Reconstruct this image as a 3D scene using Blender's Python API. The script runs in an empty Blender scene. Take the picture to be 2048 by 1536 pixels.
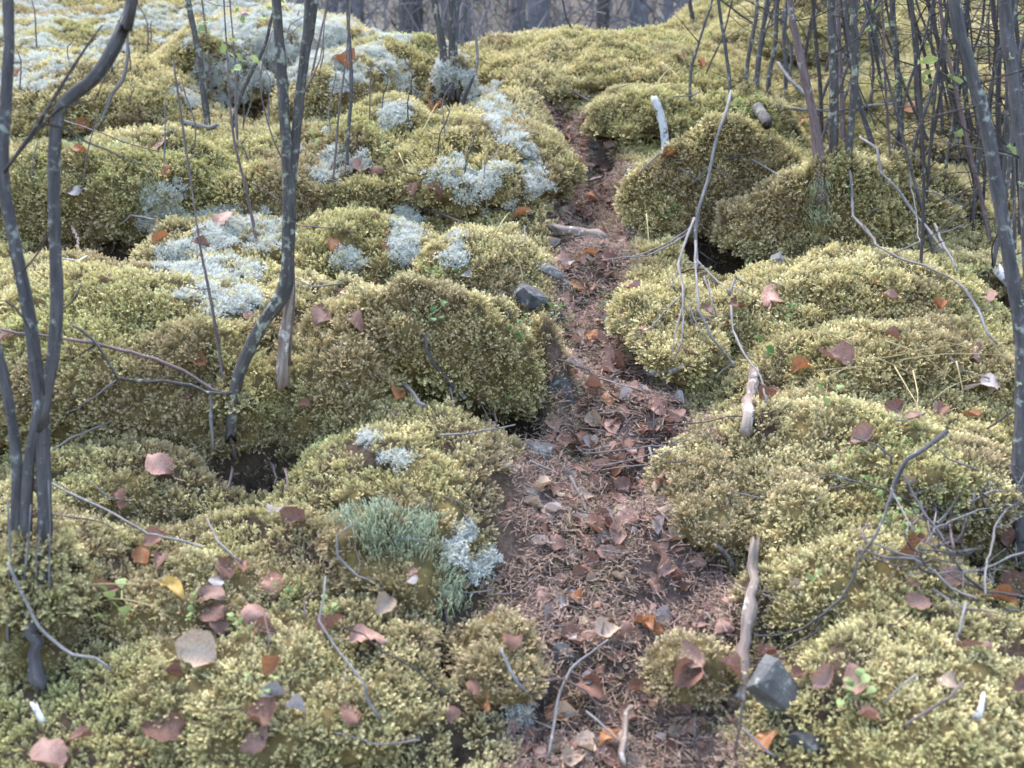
import bpy, math, random
import numpy as np
from mathutils import Vector, Matrix
from mathutils.bvhtree import BVHTree

# ------------------------------------------------------------------ camera, sky, sun, exposure
SC = bpy.context.scene
COL = SC.collection
PITCH = math.radians(-10.0)
CAM_Z = 1.5
FPX = 2010.0                                   # focal length in pixels of the 2048 px wide photograph
cam_d = bpy.data.cameras.new('camera')
cam = bpy.data.objects.new('camera', cam_d)
COL.objects.link(cam)
cam.location = (0, 0, CAM_Z)
cam.rotation_euler = (math.radians(90) + PITCH, 0, 0)
cam_d.sensor_width = 36.0
cam_d.lens = 36.0 * FPX / 2048.0
cam_d.clip_start = 0.02
cam_d.clip_end = 500
cam_d.dof.use_dof = True
cam_d.dof.focus_distance = 2.5
cam_d.dof.aperture_fstop = 4.0
SC.camera = cam

SUN_EL, SUN_AZ = math.radians(66), math.radians(-40)     # azimuth: from +Y towards +X
world = bpy.data.worlds.new('World')
SC.world = world
world.use_nodes = True
wn = world.node_tree.nodes
sky = wn.new('ShaderNodeTexSky')
sky.sky_type = 'NISHITA'
sky.sun_disc = False
sky.sun_elevation = SUN_EL
sky.sun_rotation = SUN_AZ
sky.air_density = 1.0
sky.dust_density = 1.0
sky.ozone_density = 1.0
world.node_tree.links.new(sky.outputs[0], wn['Background'].inputs[0])
wn['Background'].inputs[1].default_value = 0.15

sun_d = bpy.data.lights.new('sun', 'SUN')
sun_d.energy = 1.4
sun_d.angle = math.radians(38)
sun_d.color = (1.0, 0.97, 0.94)
sun = bpy.data.objects.new('sun', sun_d)
COL.objects.link(sun)
sd = Vector((math.sin(SUN_AZ) * math.cos(SUN_EL), math.cos(SUN_AZ) * math.cos(SUN_EL), math.sin(SUN_EL)))
sun.rotation_euler = sd.to_track_quat('Z', 'Y').to_euler()
sun.location = (0, 3, 8)

SC.view_settings.view_transform = 'Standard'
SC.view_settings.look = 'None'
SC.view_settings.gamma = 1
SC.view_settings.use_curve_mapping = False
SC.view_settings.exposure = 3.12
SC.render.engine = 'CYCLES'
SC.cycles.pixel_filter_type = 'BLACKMAN_HARRIS'
SC.cycles.filter_width = 1.6
SC.cycles.max_bounces = 4
SC.cycles.diffuse_bounces = 3
SC.cycles.transmission_bounces = 2
SC.render.resolution_x, SC.render.resolution_y = 1024, 768

rng = np.random.default_rng(11)
random.seed(5)

# ------------------------------------------------------------------ projection helpers
CP, SP = math.cos(PITCH), math.sin(PITCH)
SLOPE = 0.479


def ray(px, py):
    dx, dy = (px - 1024.0) / FPX, (768.0 - py) / FPX
    return Vector((dx, CP - SP * dy, SP + CP * dy))       # unit along the axis: length = depth


def project(P):
    """world points (N,3) -> photo pixels (N,2), depth"""
    P = np.asarray(P, float)
    x, y, z = P[:, 0], P[:, 1], P[:, 2] - CAM_Z
    d = y * CP + z * SP
    u = -y * SP + z * CP
    d = np.where(d < 0.05, 0.05, d)
    return 1024 + FPX * x / d, 768 - FPX * u / d, d


def plane_pt(px, py):
    r = ray(px, py)
    t = CAM_Z / (SLOPE * r.y - r.z)
    return Vector((r.x * t, r.y * t, CAM_Z + r.z * t)), t


# ------------------------------------------------------------------ noise
def _hash(ix, iy, iz, s):
    h = (ix.astype(np.int64) * 374761393 + iy.astype(np.int64) * 668265263 + iz.astype(np.int64) * 1440662683 + s * 974634777) & 0xffffffff
    h = ((h ^ (h >> 13)) * 1274126177) & 0xffffffff
    h = h ^ (h >> 16)
    return (h & 0xffff) / 32767.5 - 1.0


def vnoise(x, y, z, s=0):
    x0, y0, z0 = np.floor(x), np.floor(y), np.floor(z)
    fx, fy, fz = x - x0, y - y0, z - z0
    ux, uy, uz = [f * f * f * (f * (f * 6 - 15) + 10) for f in (fx, fy, fz)]
    out = 0
    for a in (0, 1):
        wx = ux if a else 1 - ux
        for b in (0, 1):
            wy = uy if b else 1 - uy
            for c in (0, 1):
                wz = uz if c else 1 - uz
                out = out + wx * wy * wz * _hash(x0 + a, y0 + b, z0 + c, s)
    return out


def fbm(x, y, z, s=0, o=3):
    x, y, z = np.broadcast_arrays(np.asarray(x, float), np.asarray(y, float), np.asarray(z, float))
    r, a, n = 0, 1.0, 0
    for i in range(o):
        r = r + a * vnoise(x * 2 ** i + 17.3 * i, y * 2 ** i + 9.1 * i, z * 2 ** i + 3.7 * i, s + i)
        n += a
        a *= 0.5
    return r / n * 1.4


def sstep(a, b, x):
    t = np.clip((x - a) / (b - a), 0, 1)
    return t * t * (3 - 2 * t)


# ------------------------------------------------------------------ materials
def mat(name):
    m = bpy.data.materials.new(name)
    m.use_nodes = True
    nt = m.node_tree
    return m, nt.nodes, nt.links, nt.nodes['Principled BSDF']


def node(ns, t, **kw):
    n = ns.new(t)
    for k, v in kw.items():
        setattr(n, k, v)
    return n


def noise_tex(ns, ls, vec, scale, detail=3, rough=0.55):
    n = ns.new('ShaderNodeTexNoise')
    n.inputs['Scale'].default_value = scale
    n.inputs['Detail'].default_value = detail
    n.inputs['Roughness'].default_value = rough
    if vec is not None:
        ls.new(vec, n.inputs['Vector'])
    return n.outputs['Fac']


def ramp(ns, ls, fac, stops):
    r = ns.new('ShaderNodeValToRGB')
    e = r.color_ramp.elements
    while len(e) < len(stops):
        e.new(0.5)
    for i, (p, c) in enumerate(stops):
        e[i].position = p
        e[i].color = (*c, 1)
    ls.new(fac, r.inputs[0])
    return r.outputs[0]


def mix(ns, ls, fac, a, b, mode='MIX'):
    m = ns.new('ShaderNodeMix')
    m.data_type = 'RGBA'
    m.blend_type = mode
    for sock, v in ((m.inputs[0], fac), (m.inputs[6], a), (m.inputs[7], b)):
        if hasattr(v, 'links') or isinstance(v, bpy.types.NodeSocket):
            ls.new(v, sock)
        elif isinstance(v, (int, float)):
            sock.default_value = v
        else:
            sock.default_value = (*v, 1)
    return m.outputs[2]


def math_n(ns, ls, op, a, b=None, clamp=False):
    m = ns.new('ShaderNodeMath')
    m.operation = op
    m.use_clamp = clamp
    for i, v in enumerate((a, b)):
        if v is None:
            continue
        if isinstance(v, (int, float)):
            m.inputs[i].default_value = v
        else:
            ls.new(v, m.inputs[i])
    return m.outputs[0]


def leafy(m, ns, ls, bs, col, trans=0.3, rough=0.8):
    """diffuse leaf with some light let through"""
    ls.new(col, bs.inputs['Base Color'])
    bs.inputs['Roughness'].default_value = rough
    bs.inputs['Specular IOR Level'].default_value = 0.2
    t = ns.new('ShaderNodeBsdfTranslucent')
    ls.new(col, t.inputs[0])
    x = ns.new('ShaderNodeMixShader')
    x.inputs[0].default_value = trans
    ls.new(bs.outputs[0], x.inputs[1])
    ls.new(t.outputs[0], x.inputs[2])
    ls.new(x.outputs[0], ns['Material Output'].inputs['Surface'])


def make_moss_mat():
    m, ns, ls, bs = mat('feather_moss')
    geo = ns.new('ShaderNodeNewGeometry')
    tip = node(ns, 'ShaderNodeAttribute', attribute_name='tip')
    br = node(ns, 'ShaderNodeAttribute', attribute_name='brown', attribute_type='INSTANCER')
    hue = node(ns, 'ShaderNodeAttribute', attribute_name='hue', attribute_type='INSTANCER')
    n1 = noise_tex(ns, ls, geo.outputs['Position'], 2.3, 4)
    n2 = noise_tex(ns, ls, geo.outputs['Position'], 26, 2)
    big = ramp(ns, ls, n1, [(0.30, (0.40, 0.375, 0.16)), (0.47, (0.575, 0.48, 0.225)), (0.62, (0.65, 0.55, 0.30)), (0.75, (0.55, 0.45, 0.26))])
    fine = ramp(ns, ls, n2, [(0.3, (0.65, 0.68, 0.62)), (0.6, (1.05, 1.03, 1.0)), (0.8, (1.2, 1.15, 1.15))])
    tipc = mix(ns, ls, 1.0, big, fine, 'MULTIPLY')
    gr = math_n(ns, ls, 'MULTIPLY', hue.outputs['Fac'], 0.75)
    tipc = mix(ns, ls, gr, tipc, (0.415, 0.40, 0.155))
    brownc = mix(ns, ls, n2, (0.23, 0.16, 0.09), (0.44, 0.33, 0.20))
    tipc = mix(ns, ls, br.outputs['Fac'], tipc, brownc)
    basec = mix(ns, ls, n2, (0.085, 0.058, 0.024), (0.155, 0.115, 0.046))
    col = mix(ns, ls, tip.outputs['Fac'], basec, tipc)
    va = node(ns, 'ShaderNodeAttribute', attribute_name='val', attribute_type='INSTANCER')
    hs = ns.new('ShaderNodeHueSaturation')
    ls.new(col, hs.inputs['Color'])
    ls.new(va.outputs['Fac'], hs.inputs['Value'])
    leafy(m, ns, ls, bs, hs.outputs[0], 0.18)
    return m


def make_lichen_mat(name, a, b, c):
    m, ns, ls, bs = mat(name)
    geo = ns.new('ShaderNodeNewGeometry')
    tip = node(ns, 'ShaderNodeAttribute', attribute_name='tip')
    n1 = noise_tex(ns, ls, geo.outputs['Position'], 14, 3)
    col = mix(ns, ls, n1, a, b)
    col = mix(ns, ls, tip.outputs['Fac'], c, col)
    leafy(m, ns, ls, bs, col, 0.2)
    return m


def make_ground_mat():
    m, ns, ls, bs = mat('forest_floor')
    geo = ns.new('ShaderNodeNewGeometry')
    pa = node(ns, 'ShaderNodeAttribute', attribute_name='path')
    fa = node(ns, 'ShaderNodeAttribute', attribute_name='far')
    n1 = noise_tex(ns, ls, geo.outputs['Position'], 9, 5, 0.65)
    n2 = noise_tex(ns, ls, geo.outputs['Position'], 90, 4, 0.7)
    soil = ramp(ns, ls, n1, [(0.3, (0.020, 0.014, 0.009)), (0.6, (0.05, 0.033, 0.02)), (0.8, (0.09, 0.06, 0.035))])
    peat = ramp(ns, ls, n1, [(0.3, (0.032, 0.021, 0.016)), (0.55, (0.082, 0.054, 0.043)), (0.75, (0.15, 0.105, 0.083))])
    col = mix(ns, ls, pa.outputs['Fac'], soil, peat)
    farc = ramp(ns, ls, noise_tex(ns, ls, geo.outputs['Position'], 0.8, 6), [(0.3, (0.05, 0.043, 0.036)), (0.5, (0.095, 0.08, 0.062)), (0.7, (0.14, 0.115, 0.09))])
    col = mix(ns, ls, fa.outputs['Fac'], col, farc)
    sp = ramp(ns, ls, n2, [(0.3, (0.55, 0.55, 0.55)), (0.7, (1.35, 1.3, 1.25))])
    col = mix(ns, ls, 1.0, col, sp, 'MULTIPLY')
    ls.new(col, bs.inputs['Base Color'])
    bs.inputs['Roughness'].default_value = 0.95
    bs.inputs['Specular IOR Level'].default_value = 0.15
    bp = ns.new('ShaderNodeBump')
    bp.inputs['Strength'].default_value = 0.8
    bp.inputs['Distance'].default_value = 0.01
    ls.new(n2, bp.inputs['Height'])
    ls.new(bp.outputs[0], bs.inputs['Normal'])
    return m


def make_body_mat():
    m, ns, ls, bs = mat('moss_peat')
    geo = ns.new('ShaderNodeNewGeometry')
    n1 = noise_tex(ns, ls, geo.outputs['Position'], 30, 5, 0.65)
    col = ramp(ns, ls, n1, [(0.3, (0.035, 0.024, 0.012)), (0.6, (0.09, 0.065, 0.025)), (0.8, (0.15, 0.12, 0.04))])
    ls.new(col, bs.inputs['Base Color'])
    bs.inputs['Roughness'].default_value = 1.0
    bs.inputs['Specular IOR Level'].default_value = 0.1
    return m


def make_bark(name, c0, c1, lich, lich_amt, scale=1.0):
    """c0,c1 bark tones, lich = crust colour, lich_amt 0..1 coverage"""
    m, ns, ls, bs = mat(name)
    tc = node(ns, 'ShaderNodeAttribute', attribute_name='axis')
    mp = ns.new('ShaderNodeMapping')
    mp.inputs['Scale'].default_value = (1, 1, 0.12)
    ls.new(tc.outputs['Vector'], mp.inputs[0])
    n1 = noise_tex(ns, ls, mp.outputs[0], 130 * scale, 5, 0.7)
    n2 = noise_tex(ns, ls, tc.outputs['Vector'], 75 * scale, 3, 0.6)
    n3 = noise_tex(ns, ls, tc.outputs['Vector'], 14 * scale, 2, 0.5)
    col = ramp(ns, ls, n1, [(0.3, c0), (0.7, c1)])
    cov = math_n(ns, ls, 'ADD', math_n(ns, ls, 'MULTIPLY', n2, 0.7), math_n(ns, ls, 'MULTIPLY', n3, 0.5))
    th = 0.86 - 0.42 * lich_amt
    lm = ramp(ns, ls, cov, [(th - 0.05, (0, 0, 0)), (th + 0.05, (1, 1, 1))])
    col = mix(ns, ls, lm, col, lich)
    ls.new(col, bs.inputs['Base Color'])
    bs.inputs['Roughness'].default_value = 0.9
    bs.inputs['Specular IOR Level'].default_value = 0.1
    bp = ns.new('ShaderNodeBump')
    bp.inputs['Strength'].default_value = 0.9
    bp.inputs['Distance'].default_value = 0.004
    ls.new(math_n(ns, ls, 'ADD', cov, math_n(ns, ls, 'MULTIPLY', n1, 0.8)), bp.inputs['Height'])
    ls.new(bp.outputs[0], bs.inputs['Normal'])
    return m


def make_leaf_mat(name, c0, c1, vein):
    m, ns, ls, bs = mat(name)
    tc = ns.new('ShaderNodeTexCoord')
    oi = ns.new('ShaderNodeObjectInfo')
    at = node(ns, 'ShaderNodeAttribute', attribute_name='vein')
    ad = ns.new('ShaderNodeVectorMath')
    ad.operation = 'ADD'
    cm = ns.new('ShaderNodeCombineXYZ')
    ls.new(math_n(ns, ls, 'MULTIPLY', oi.outputs['Random'], 50.0), cm.inputs[0])
    ls.new(tc.outputs['Object'], ad.inputs[0])
    ls.new(cm.outputs[0], ad.inputs[1])
    n1 = noise_tex(ns, ls, ad.outputs[0], 60, 4, 0.6)
    n2 = noise_tex(ns, ls, ad.outputs[0], 18, 2, 0.5)
    f = math_n(ns, ls, 'ADD', math_n(ns, ls, 'MULTIPLY', n1, 0.5), math_n(ns, ls, 'MULTIPLY', n2, 0.5))
    col = ramp(ns, ls, f, [(0.36, c0), (0.62, c1)])
    col = mix(ns, ls, math_n(ns, ls, 'MULTIPLY', at.outputs['Fac'], 0.5), col, vein)
    v = math_n(ns, ls, 'ADD', math_n(ns, ls, 'MULTIPLY', oi.outputs['Random'], 0.6), 0.7)
    hs = ns.new('ShaderNodeHueSaturation')
    ls.new(col, hs.inputs['Color'])
    ls.new(v, hs.inputs['Value'])
    leafy(m, ns, ls, bs, hs.outputs[0], 0.22, 0.7)
    bs.inputs['Specular IOR Level'].default_value = 0.2
    return m


def make_stone_mat(name, c0, c1, lich):
    m, ns, ls, bs = mat(name)
    tc = ns.new('ShaderNodeTexCoord')
    n1 = noise_tex(ns, ls, tc.outputs['Object'], 25, 6, 0.7)
    n2 = noise_tex(ns, ls, tc.outputs['Object'], 60, 3, 0.6)
    col = ramp(ns, ls, n1, [(0.3, c0), (0.7, c1)])
    lm = ramp(ns, ls, n2, [(0.56, (0, 0, 0)), (0.66, (1, 1, 1))])
    col = mix(ns, ls, lm, col, lich)
    ls.new(col, bs.inputs['Base Color'])
    bs.inputs['Roughness'].default_value = 0.8
    bp = ns.new('ShaderNodeBump')
    bp.inputs['Strength'].default_value = 0.9
    bp.inputs['Distance'].default_value = 0.006
    ls.new(n1, bp.inputs['Height'])
    ls.new(bp.outputs[0], bs.inputs['Normal'])
    return m


def simple(name, c0, c1, scale=40, trans=0.0, rough=0.8):
    m, ns, ls, bs = mat(name)
    geo = ns.new('ShaderNodeNewGeometry')
    n1 = noise_tex(ns, ls, geo.outputs['Position'], scale, 3)
    col = ramp(ns, ls, n1, [(0.33, c0), (0.67, c1)])
    if trans:
        leafy(m, ns, ls, bs, col, trans, rough)
    else:
        ls.new(col, bs.inputs['Base Color'])
        bs.inputs['Roughness'].default_value = rough
        bs.inputs['Specular IOR Level'].default_value = 0.25
    return m


M = dict(
    moss=make_moss_mat(),
    lichen=make_lichen_mat('reindeer_lichen', (0.44, 0.44, 0.385), (0.61, 0.605, 0.54), (0.23, 0.22, 0.165)),
    cup=make_lichen_mat('cup_lichen', (0.30, 0.325, 0.20), (0.42, 0.44, 0.295), (0.22, 0.22, 0.12)),
    ground=make_ground_mat(),
    body=make_body_mat(),
    bark=make_bark('grey_bark', (0.026, 0.023, 0.022), (0.080, 0.071, 0.068), (0.165, 0.165, 0.14), 0.34),
    bark_l=make_bark('lichen_bark', (0.024, 0.020, 0.018), (0.068, 0.059, 0.052), (0.165, 0.165, 0.125), 0.40),
    bark_r=make_bark('reddish_bark', (0.05, 0.034, 0.031), (0.13, 0.089, 0.082), (0.20, 0.185, 0.155), 0.3),
    bark_d=make_bark('dark_bark', (0.02, 0.016, 0.015), (0.06, 0.049, 0.045), (0.13, 0.135, 0.11), 0.3),
    birch=make_bark('birch_bark', (0.24, 0.225, 0.21), (0.40, 0.385, 0.36), (0.07, 0.055, 0.045), 0.42),
    dead=make_bark('dead_wood', (0.060, 0.052, 0.048), (0.165, 0.147, 0.138), (0.20, 0.205, 0.18), 0.25),
    twig=make_bark('brown_twig', (0.05, 0.036, 0.033), (0.13, 0.095, 0.088), (0.20, 0.20, 0.17), 0.22),
    rot=make_bark('rotten_wood', (0.065, 0.046, 0.036), (0.22, 0.172, 0.140), (0.36, 0.31, 0.27), 0.36, 0.6),
    far=make_bark('far_bark', (0.055, 0.049, 0.049), (0.115, 0.102, 0.104), (0.16, 0.16, 0.15), 0.3, 0.3),
    leaf_rust=make_leaf_mat('rust_leaf', (0.070, 0.032, 0.021), (0.17, 0.080, 0.053), (0.22, 0.125, 0.09)),
    leaf_pink=make_leaf_mat('pinkish_leaf', (0.110, 0.056, 0.042), (0.235, 0.130, 0.098), (0.28, 0.175, 0.135)),
    leaf_tan=make_leaf_mat('tan_leaf', (0.145, 0.095, 0.062), (0.28, 0.20, 0.14), (0.31, 0.235, 0.175)),
    leaf_orange=make_leaf_mat('orange_leaf', (0.125, 0.045, 0.016), (0.25, 0.100, 0.040), (0.26, 0.15, 0.08)),
    leaf_yellow=make_leaf_mat('yellow_leaf', (0.24, 0.14, 0.03), (0.36, 0.23, 0.06), (0.35, 0.25, 0.11)),
    leaf_grey=make_leaf_mat('bleached_leaf', (0.15, 0.12, 0.105), (0.28, 0.235, 0.215), (0.30, 0.25, 0.225)),
    needle=simple('fallen_needles', (0.085, 0.052, 0.038), (0.30, 0.20, 0.145), 140, 0.15),
    straw=simple('dry_grass', (0.22, 0.165, 0.075), (0.36, 0.29, 0.15), 30, 0.25),
    green=simple('green_leaves', (0.04, 0.085, 0.022), (0.10, 0.16, 0.055), 50, 0.3, 0.5),
    pale_green=simple('pale_green_leaves', (0.11, 0.15, 0.05), (0.22, 0.25, 0.10), 30, 0.3, 0.6),
    conifer=simple('conifer_needles', (0.05, 0.085, 0.03), (0.10, 0.16, 0.06), 3, 0.2),
    rock=make_stone_mat('grey_rock', (0.022, 0.019, 0.017), (0.075, 0.067, 0.060), (0.13, 0.128, 0.105)),
    rock_d=make_stone_mat('dark_rock', (0.010, 0.009, 0.008), (0.036, 0.032, 0.029), (0.07, 0.067, 0.058)),
)

# ------------------------------------------------------------------ object helpers


def link_mesh(name, me, m, parent=None):
    o = bpy.data.objects.new(name, me)
    COL.objects.link(o)
    if m is not None and len(me.materials) == 0:
        me.materials.append(m)
    if parent is not None:
        o.parent = parent
        o.matrix_parent_inverse = parent.matrix_basis.inverted()
    return o


def np_mesh(name, V, F, smooth=True):
    me = bpy.data.meshes.new(name)
    V = np.asarray(V, np.float32)
    if isinstance(F, np.ndarray):
        n, k = F.shape
        me.vertices.add(len(V))
        me.vertices.foreach_set('co', V.ravel())
        me.loops.add(n * k)
        me.loops.foreach_set('vertex_index', F.ravel().astype(np.int32))
        me.polygons.add(n)
        me.polygons.foreach_set('loop_start', np.arange(0, n * k, k, dtype=np.int32))
        me.update(calc_edges=True)
    else:
        me.from_pydata([tuple(v) for v in V], [], F)
    if smooth:
        me.polygons.foreach_set('use_smooth', np.ones(len(me.polygons), bool))
    me.update()
    return me


def attr(me, name, vals, typ='FLOAT', dom='POINT'):
    a = me.attributes.new(name, typ, dom)
    vals = np.asarray(vals)
    if typ == 'FLOAT_VECTOR':
        a.data.foreach_set('vector', vals.astype(np.float32).ravel())
    elif typ == 'INT':
        a.data.foreach_set('value', vals.astype(np.int32))
    else:
        a.data.foreach_set('value', vals.astype(np.float32))


def tag(o, label=None, cat=None, group=None, kind=None):
    if label:
        o['label'] = label
    if cat:
        o['category'] = cat
    if group:
        o['group'] = group
    if kind:
        o['kind'] = kind
    return o


def empty(name, loc):
    o = bpy.data.objects.new(name, None)
    o.empty_display_size = 0.05
    COL.objects.link(o)
    o.location = loc
    return o


# ------------------------------------------------------------------ moss mounds: where they stand
# px: centre x, silhouette top y, front base y, half width, height m, brownness, label
HUM = [
    (310, 552, 945, 430, 0.22, 0.05, 'broad yellow green moss mound under the twin-stemmed sapling, left of the path'),
    (675, 640, 905, 112, 0.20, 0.38, 'brownish mossy shoulder under the crooked foot of the twin-stemmed sapling'),
    (868, 572, 840, 232, 0.25, 0.10, 'rounded moss mound overhanging a dark hollow beside the path'),
    (800, 868, 1245, 185, 0.12, 0.10, 'low moss bank with a green lichen patch, lower left edge of the path'),
    (180, 288, 478, 270, 0.20, 0.10, 'moss mound above the wide dark hollow at the left edge'),
    (560, 305, 460, 235, 0.13, 0.05, 'gentle moss mound behind the twin-stemmed sapling'),
    (165, 118, 290, 200, 0.16, 0.05, 'rounded moss mound upper left, behind the bent sapling stem'),
    (690, 112, 240, 115, 0.15, 0.0, 'small green moss mound below the white lichen ridge'),
    (925, 235, 445, 215, 0.15, 0.0, 'moss mound half covered in white lichen, left of the upper path'),
    (430, 105, 192, 110, 0.17, 0.0, 'lichen-topped moss mound with a dark gap at its foot, upper left'),
    (905, 135, 225, 46, 0.14, 0.6, 'brown mossy root mound carrying the two lichened stems'),
    (1440, 278, 462, 190, 0.22, 0.08, 'moss mound crossed by the dead bare branch, with dark hollow below'),
    (1675, 328, 515, 235, 0.21, 0.10, 'moss mound carrying the clump of lichened stems on the right'),
    (1465, 188, 290, 110, 0.13, 0.15, 'small brownish moss mound beside the white birch stick'),
    (1300, 178, 290, 115, 0.12, 0.05, 'small moss mound behind the white birch stick'),
    (1200, 66, 215, 290, 0.11, -0.05, 'broad pale moss swell at the top right of the path'),
    (1690, 532, 735, 285, 0.13, 0.05, 'broad moss mound with scattered leaves, right of the dead branch'),
    (1830, 662, 870, 290, 0.12, 0.1, 'moss mound with dry grass blades at the right edge'),
    (1800, 800, 1110, 320, 0.13, 0.0, 'bright moss mound behind the tangle of grey twigs'),
    (1415, 880, 1085, 90, 0.07, 0.6, 'brownish moss knob on the right edge of the path'),
    (1730, 1090, 1330, 250, 0.10, 0.25, 'moss bank below the tangle of grey twigs'),
    (1890, 1285, 1640, 260, 0.11, 0.1, 'bright green moss mound in the lower right corner'),
    (1370, 1300, 1400, 75, 0.035, 0.95, 'small brown moss hump lying in the path'),
    (440, 1090, 1300, 290, 0.07, 0.0, 'low moss swell strewn with a cluster of brown leaves'),
    (560, 1260, 1580, 330, 0.08, 0.05, 'low moss swell at the bottom left of the path'),
    (1340, 545, 770, 112, 0.08, 0.2, 'low moss shoulder beneath the dead branch twigs'),
    (985, 1245, 1420, 95, 0.04, 0.6, 'small brownish moss knob on the lower left path edge'),
    (90, 1110, 1420, 150, 0.12, 0.25, 'dark mossy root mound at the foot of the left sapling'),
    (560, 30, 150, 190, 0.13, 0.0, 'pale lichen-covered swell on the upper left crest'),
    (960, 455, 590, 110, 0.085, 0.2, 'low brownish moss hump left of the long flat stone'),
    (730, 440, 570, 130, 0.085, 0.1, 'low moss hump behind the rounded overhanging mound'),
    (455, 452, 560, 150, 0.09, 0.05, 'lichen-strewn moss hump behind the broad left mound'),
    (1575, 1000, 1130, 90, 0.06, 0.3, 'little moss hump left of the twig tangle'),
    (230, 965, 1090, 150, 0.06, 0.05, 'low moss hump crossed by the long straight pale stick'),
    (660, 1010, 1140, 110, 0.05, 0.1, 'low moss hump left of the green lichen patch'),
    (1950, 885, 1010, 110, 0.07, 0.0, 'bright moss hump beside the big smooth trunk'),
    (1580, 615, 720, 110, 0.06, 0.1, 'little moss swell under the pink leaf right of the dead branch'),
    (150, 700, 900, 150, 0.09, 0.1, 'moss bulge on the left flank of the broad mound'),
    (400, 770, 930, 130, 0.10, 0.25, 'brownish moss bulge in front of the crooked sapling foot'),
    (800, 84, 205, 150, 0.14, 0.0, 'white lichen hump on the crest beside the two lichened stems'),
    (1600, 20, 130, 170, 0.12, 0.0, 'moss swell behind the thicket at the top of the slope'),
    (1850, 180, 330, 150, 0.10, 0.1, 'low moss swell among the thicket stems on the right'),
]


def hum_unit(nu, nv):
    th = np.linspace(0, 2 * np.pi, nu, endpoint=False)
    ph = np.linspace(-np.pi / 2 + 0.02, np.pi / 2 - 0.02, nv)
    T, Pp = np.meshgrid(th, ph)
    d = np.column_stack([(np.cos(Pp) * np.cos(T)).ravel(), (np.cos(Pp) * np.sin(T)).ravel(), np.sin(Pp).ravel()])
    F = []
    for j in range(nv - 1):
        a = j * nu + np.arange(nu)
        b = j * nu + (np.arange(nu) + 1) % nu
        F.append(np.column_stack([a, b, b + nu, a + nu]))
    return d, np.concatenate(F)


PW = 2.05
HD, HF = hum_unit(96, 52)
HDs = HD / ((np.abs(HD) ** PW).sum(1) ** (1 / PW))[:, None]
TILT = math.atan(SLOPE) * 0.85
HR = np.array([[1, 0, 0], [0, math.cos(TILT), -math.sin(TILT)], [0, math.sin(TILT), math.cos(TILT)]])     # mound frame -> world


def hum_solve(cx, yt, yb, hw, rz):
    P, t = plane_pt(cx, yb)
    lo, hi = 0.03, 1.6
    for _ in range(30):
        ry = (lo + hi) / 2
        c = np.array([P.x, P.y + ry * 0.90 * math.cos(TILT), 0])
        c[2] = SLOPE * c[1] + 0.12 * rz
        dd = c[1] * CP + (c[2] - CAM_Z) * SP
        rx = hw * dd / FPX
        c[0] = (cx - 1024) / FPX * dd
        _, py, _ = project((HDs * np.array([rx, ry, rz])) @ HR.T + c)
        if py.min() > yt:
            lo = ry
        else:
            hi = ry
    return c, np.array([rx, ry, rz])


HSOL = [hum_solve(*h[:5]) for h in HUM]

# ------------------------------------------------------------------ ground height
PATH_PX = [(1250, 1700, 240), (1250, 1536, 235), (1250, 1300, 215), (1235, 1130, 220), (1215, 1000, 170), (1240, 880, 150),
           (1260, 780, 115), (1215, 650, 95), (1185, 550, 75), (1185, 450, 80), (1190, 370, 75), (1180, 300, 62), (1130, 235, 34), (1040, 190, 24), (985, 150, 18), (955, 100, 14)]
PATH = []
for (a, b, w) in PATH_PX:
    p, t = plane_pt(a, b)
    PATH.append((p.x, p.y, w * t / FPX))
PATH = np.array(PATH)

# dark hollows beneath the mounds: centre px, half width px, half height px, depth m
PITS_PX = [(515, 972, 105, 42, 0.28), (945, 838, 140, 80, 0.36), (205, 498, 150, 46, 0.34), (1452, 482, 95, 52, 0.34), (1650, 535, 190, 24, 0.18),
           (490, 200, 55, 26, 0.26), (355, 150, 34, 18, 0.16), (1205, 278, 36, 20, 0.16), (930, 208, 40, 18, 0.14), (1065, 650, 65, 30, 0.16), (1990, 640, 50, 44, 0.22),
           (1950, 1170, 110, 60, 0.12), (20, 1290, 80, 90, 0.14), (900, 1345, 36, 45, 0.06), (1600, 745, 65, 26, 0.14),
           (925, 1475, 40, 40, 0.05), (1445, 1010, 32, 50, 0.14), (1080, 1330, 30, 40, 0.06)]
PITS = []
for (a, b, rx, ry, dp) in PITS_PX:
    p, t = plane_pt(a, b)
    q0, _ = plane_pt(a, b + ry)
    q1, _ = plane_pt(a, b - ry)
    PITS.append((p.x, (q0.y + q1.y) / 2, rx * t / FPX, (q1.y - q0.y) / 2, dp))


def path_t(x, y):
    """distance to the path centre / half width (0 centre, 1 edge)"""
    best = np.full(np.shape(x), 99.0)
    for i in range(len(PATH) - 1):
        a, b = PATH[i], PATH[i + 1]
        dx, dy = b[0] - a[0], b[1] - a[1]
        s = np.clip(((x - a[0]) * dx + (y - a[1]) * dy) / (dx * dx + dy * dy), 0, 1)
        d = np.hypot(x - a[0] - s * dx, y - a[1] - s * dy)
        best = np.minimum(best, d / (a[2] + s * (b[2] - a[2])))
    return best


def pit_mask(x, y):
    m = np.zeros(np.shape(x))
    dz = np.zeros(np.shape(x))
    for (cx, cy, rx, ry, dp) in PITS:
        q = np.sqrt(((x - cx) / rx) ** 2 + ((y - cy) / ry) ** 2)
        w = 1 - sstep(0.7, 1.12, q)
        m = np.maximum(m, w)
        dz = np.maximum(dz, w * dp)
    return m, dz


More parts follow.
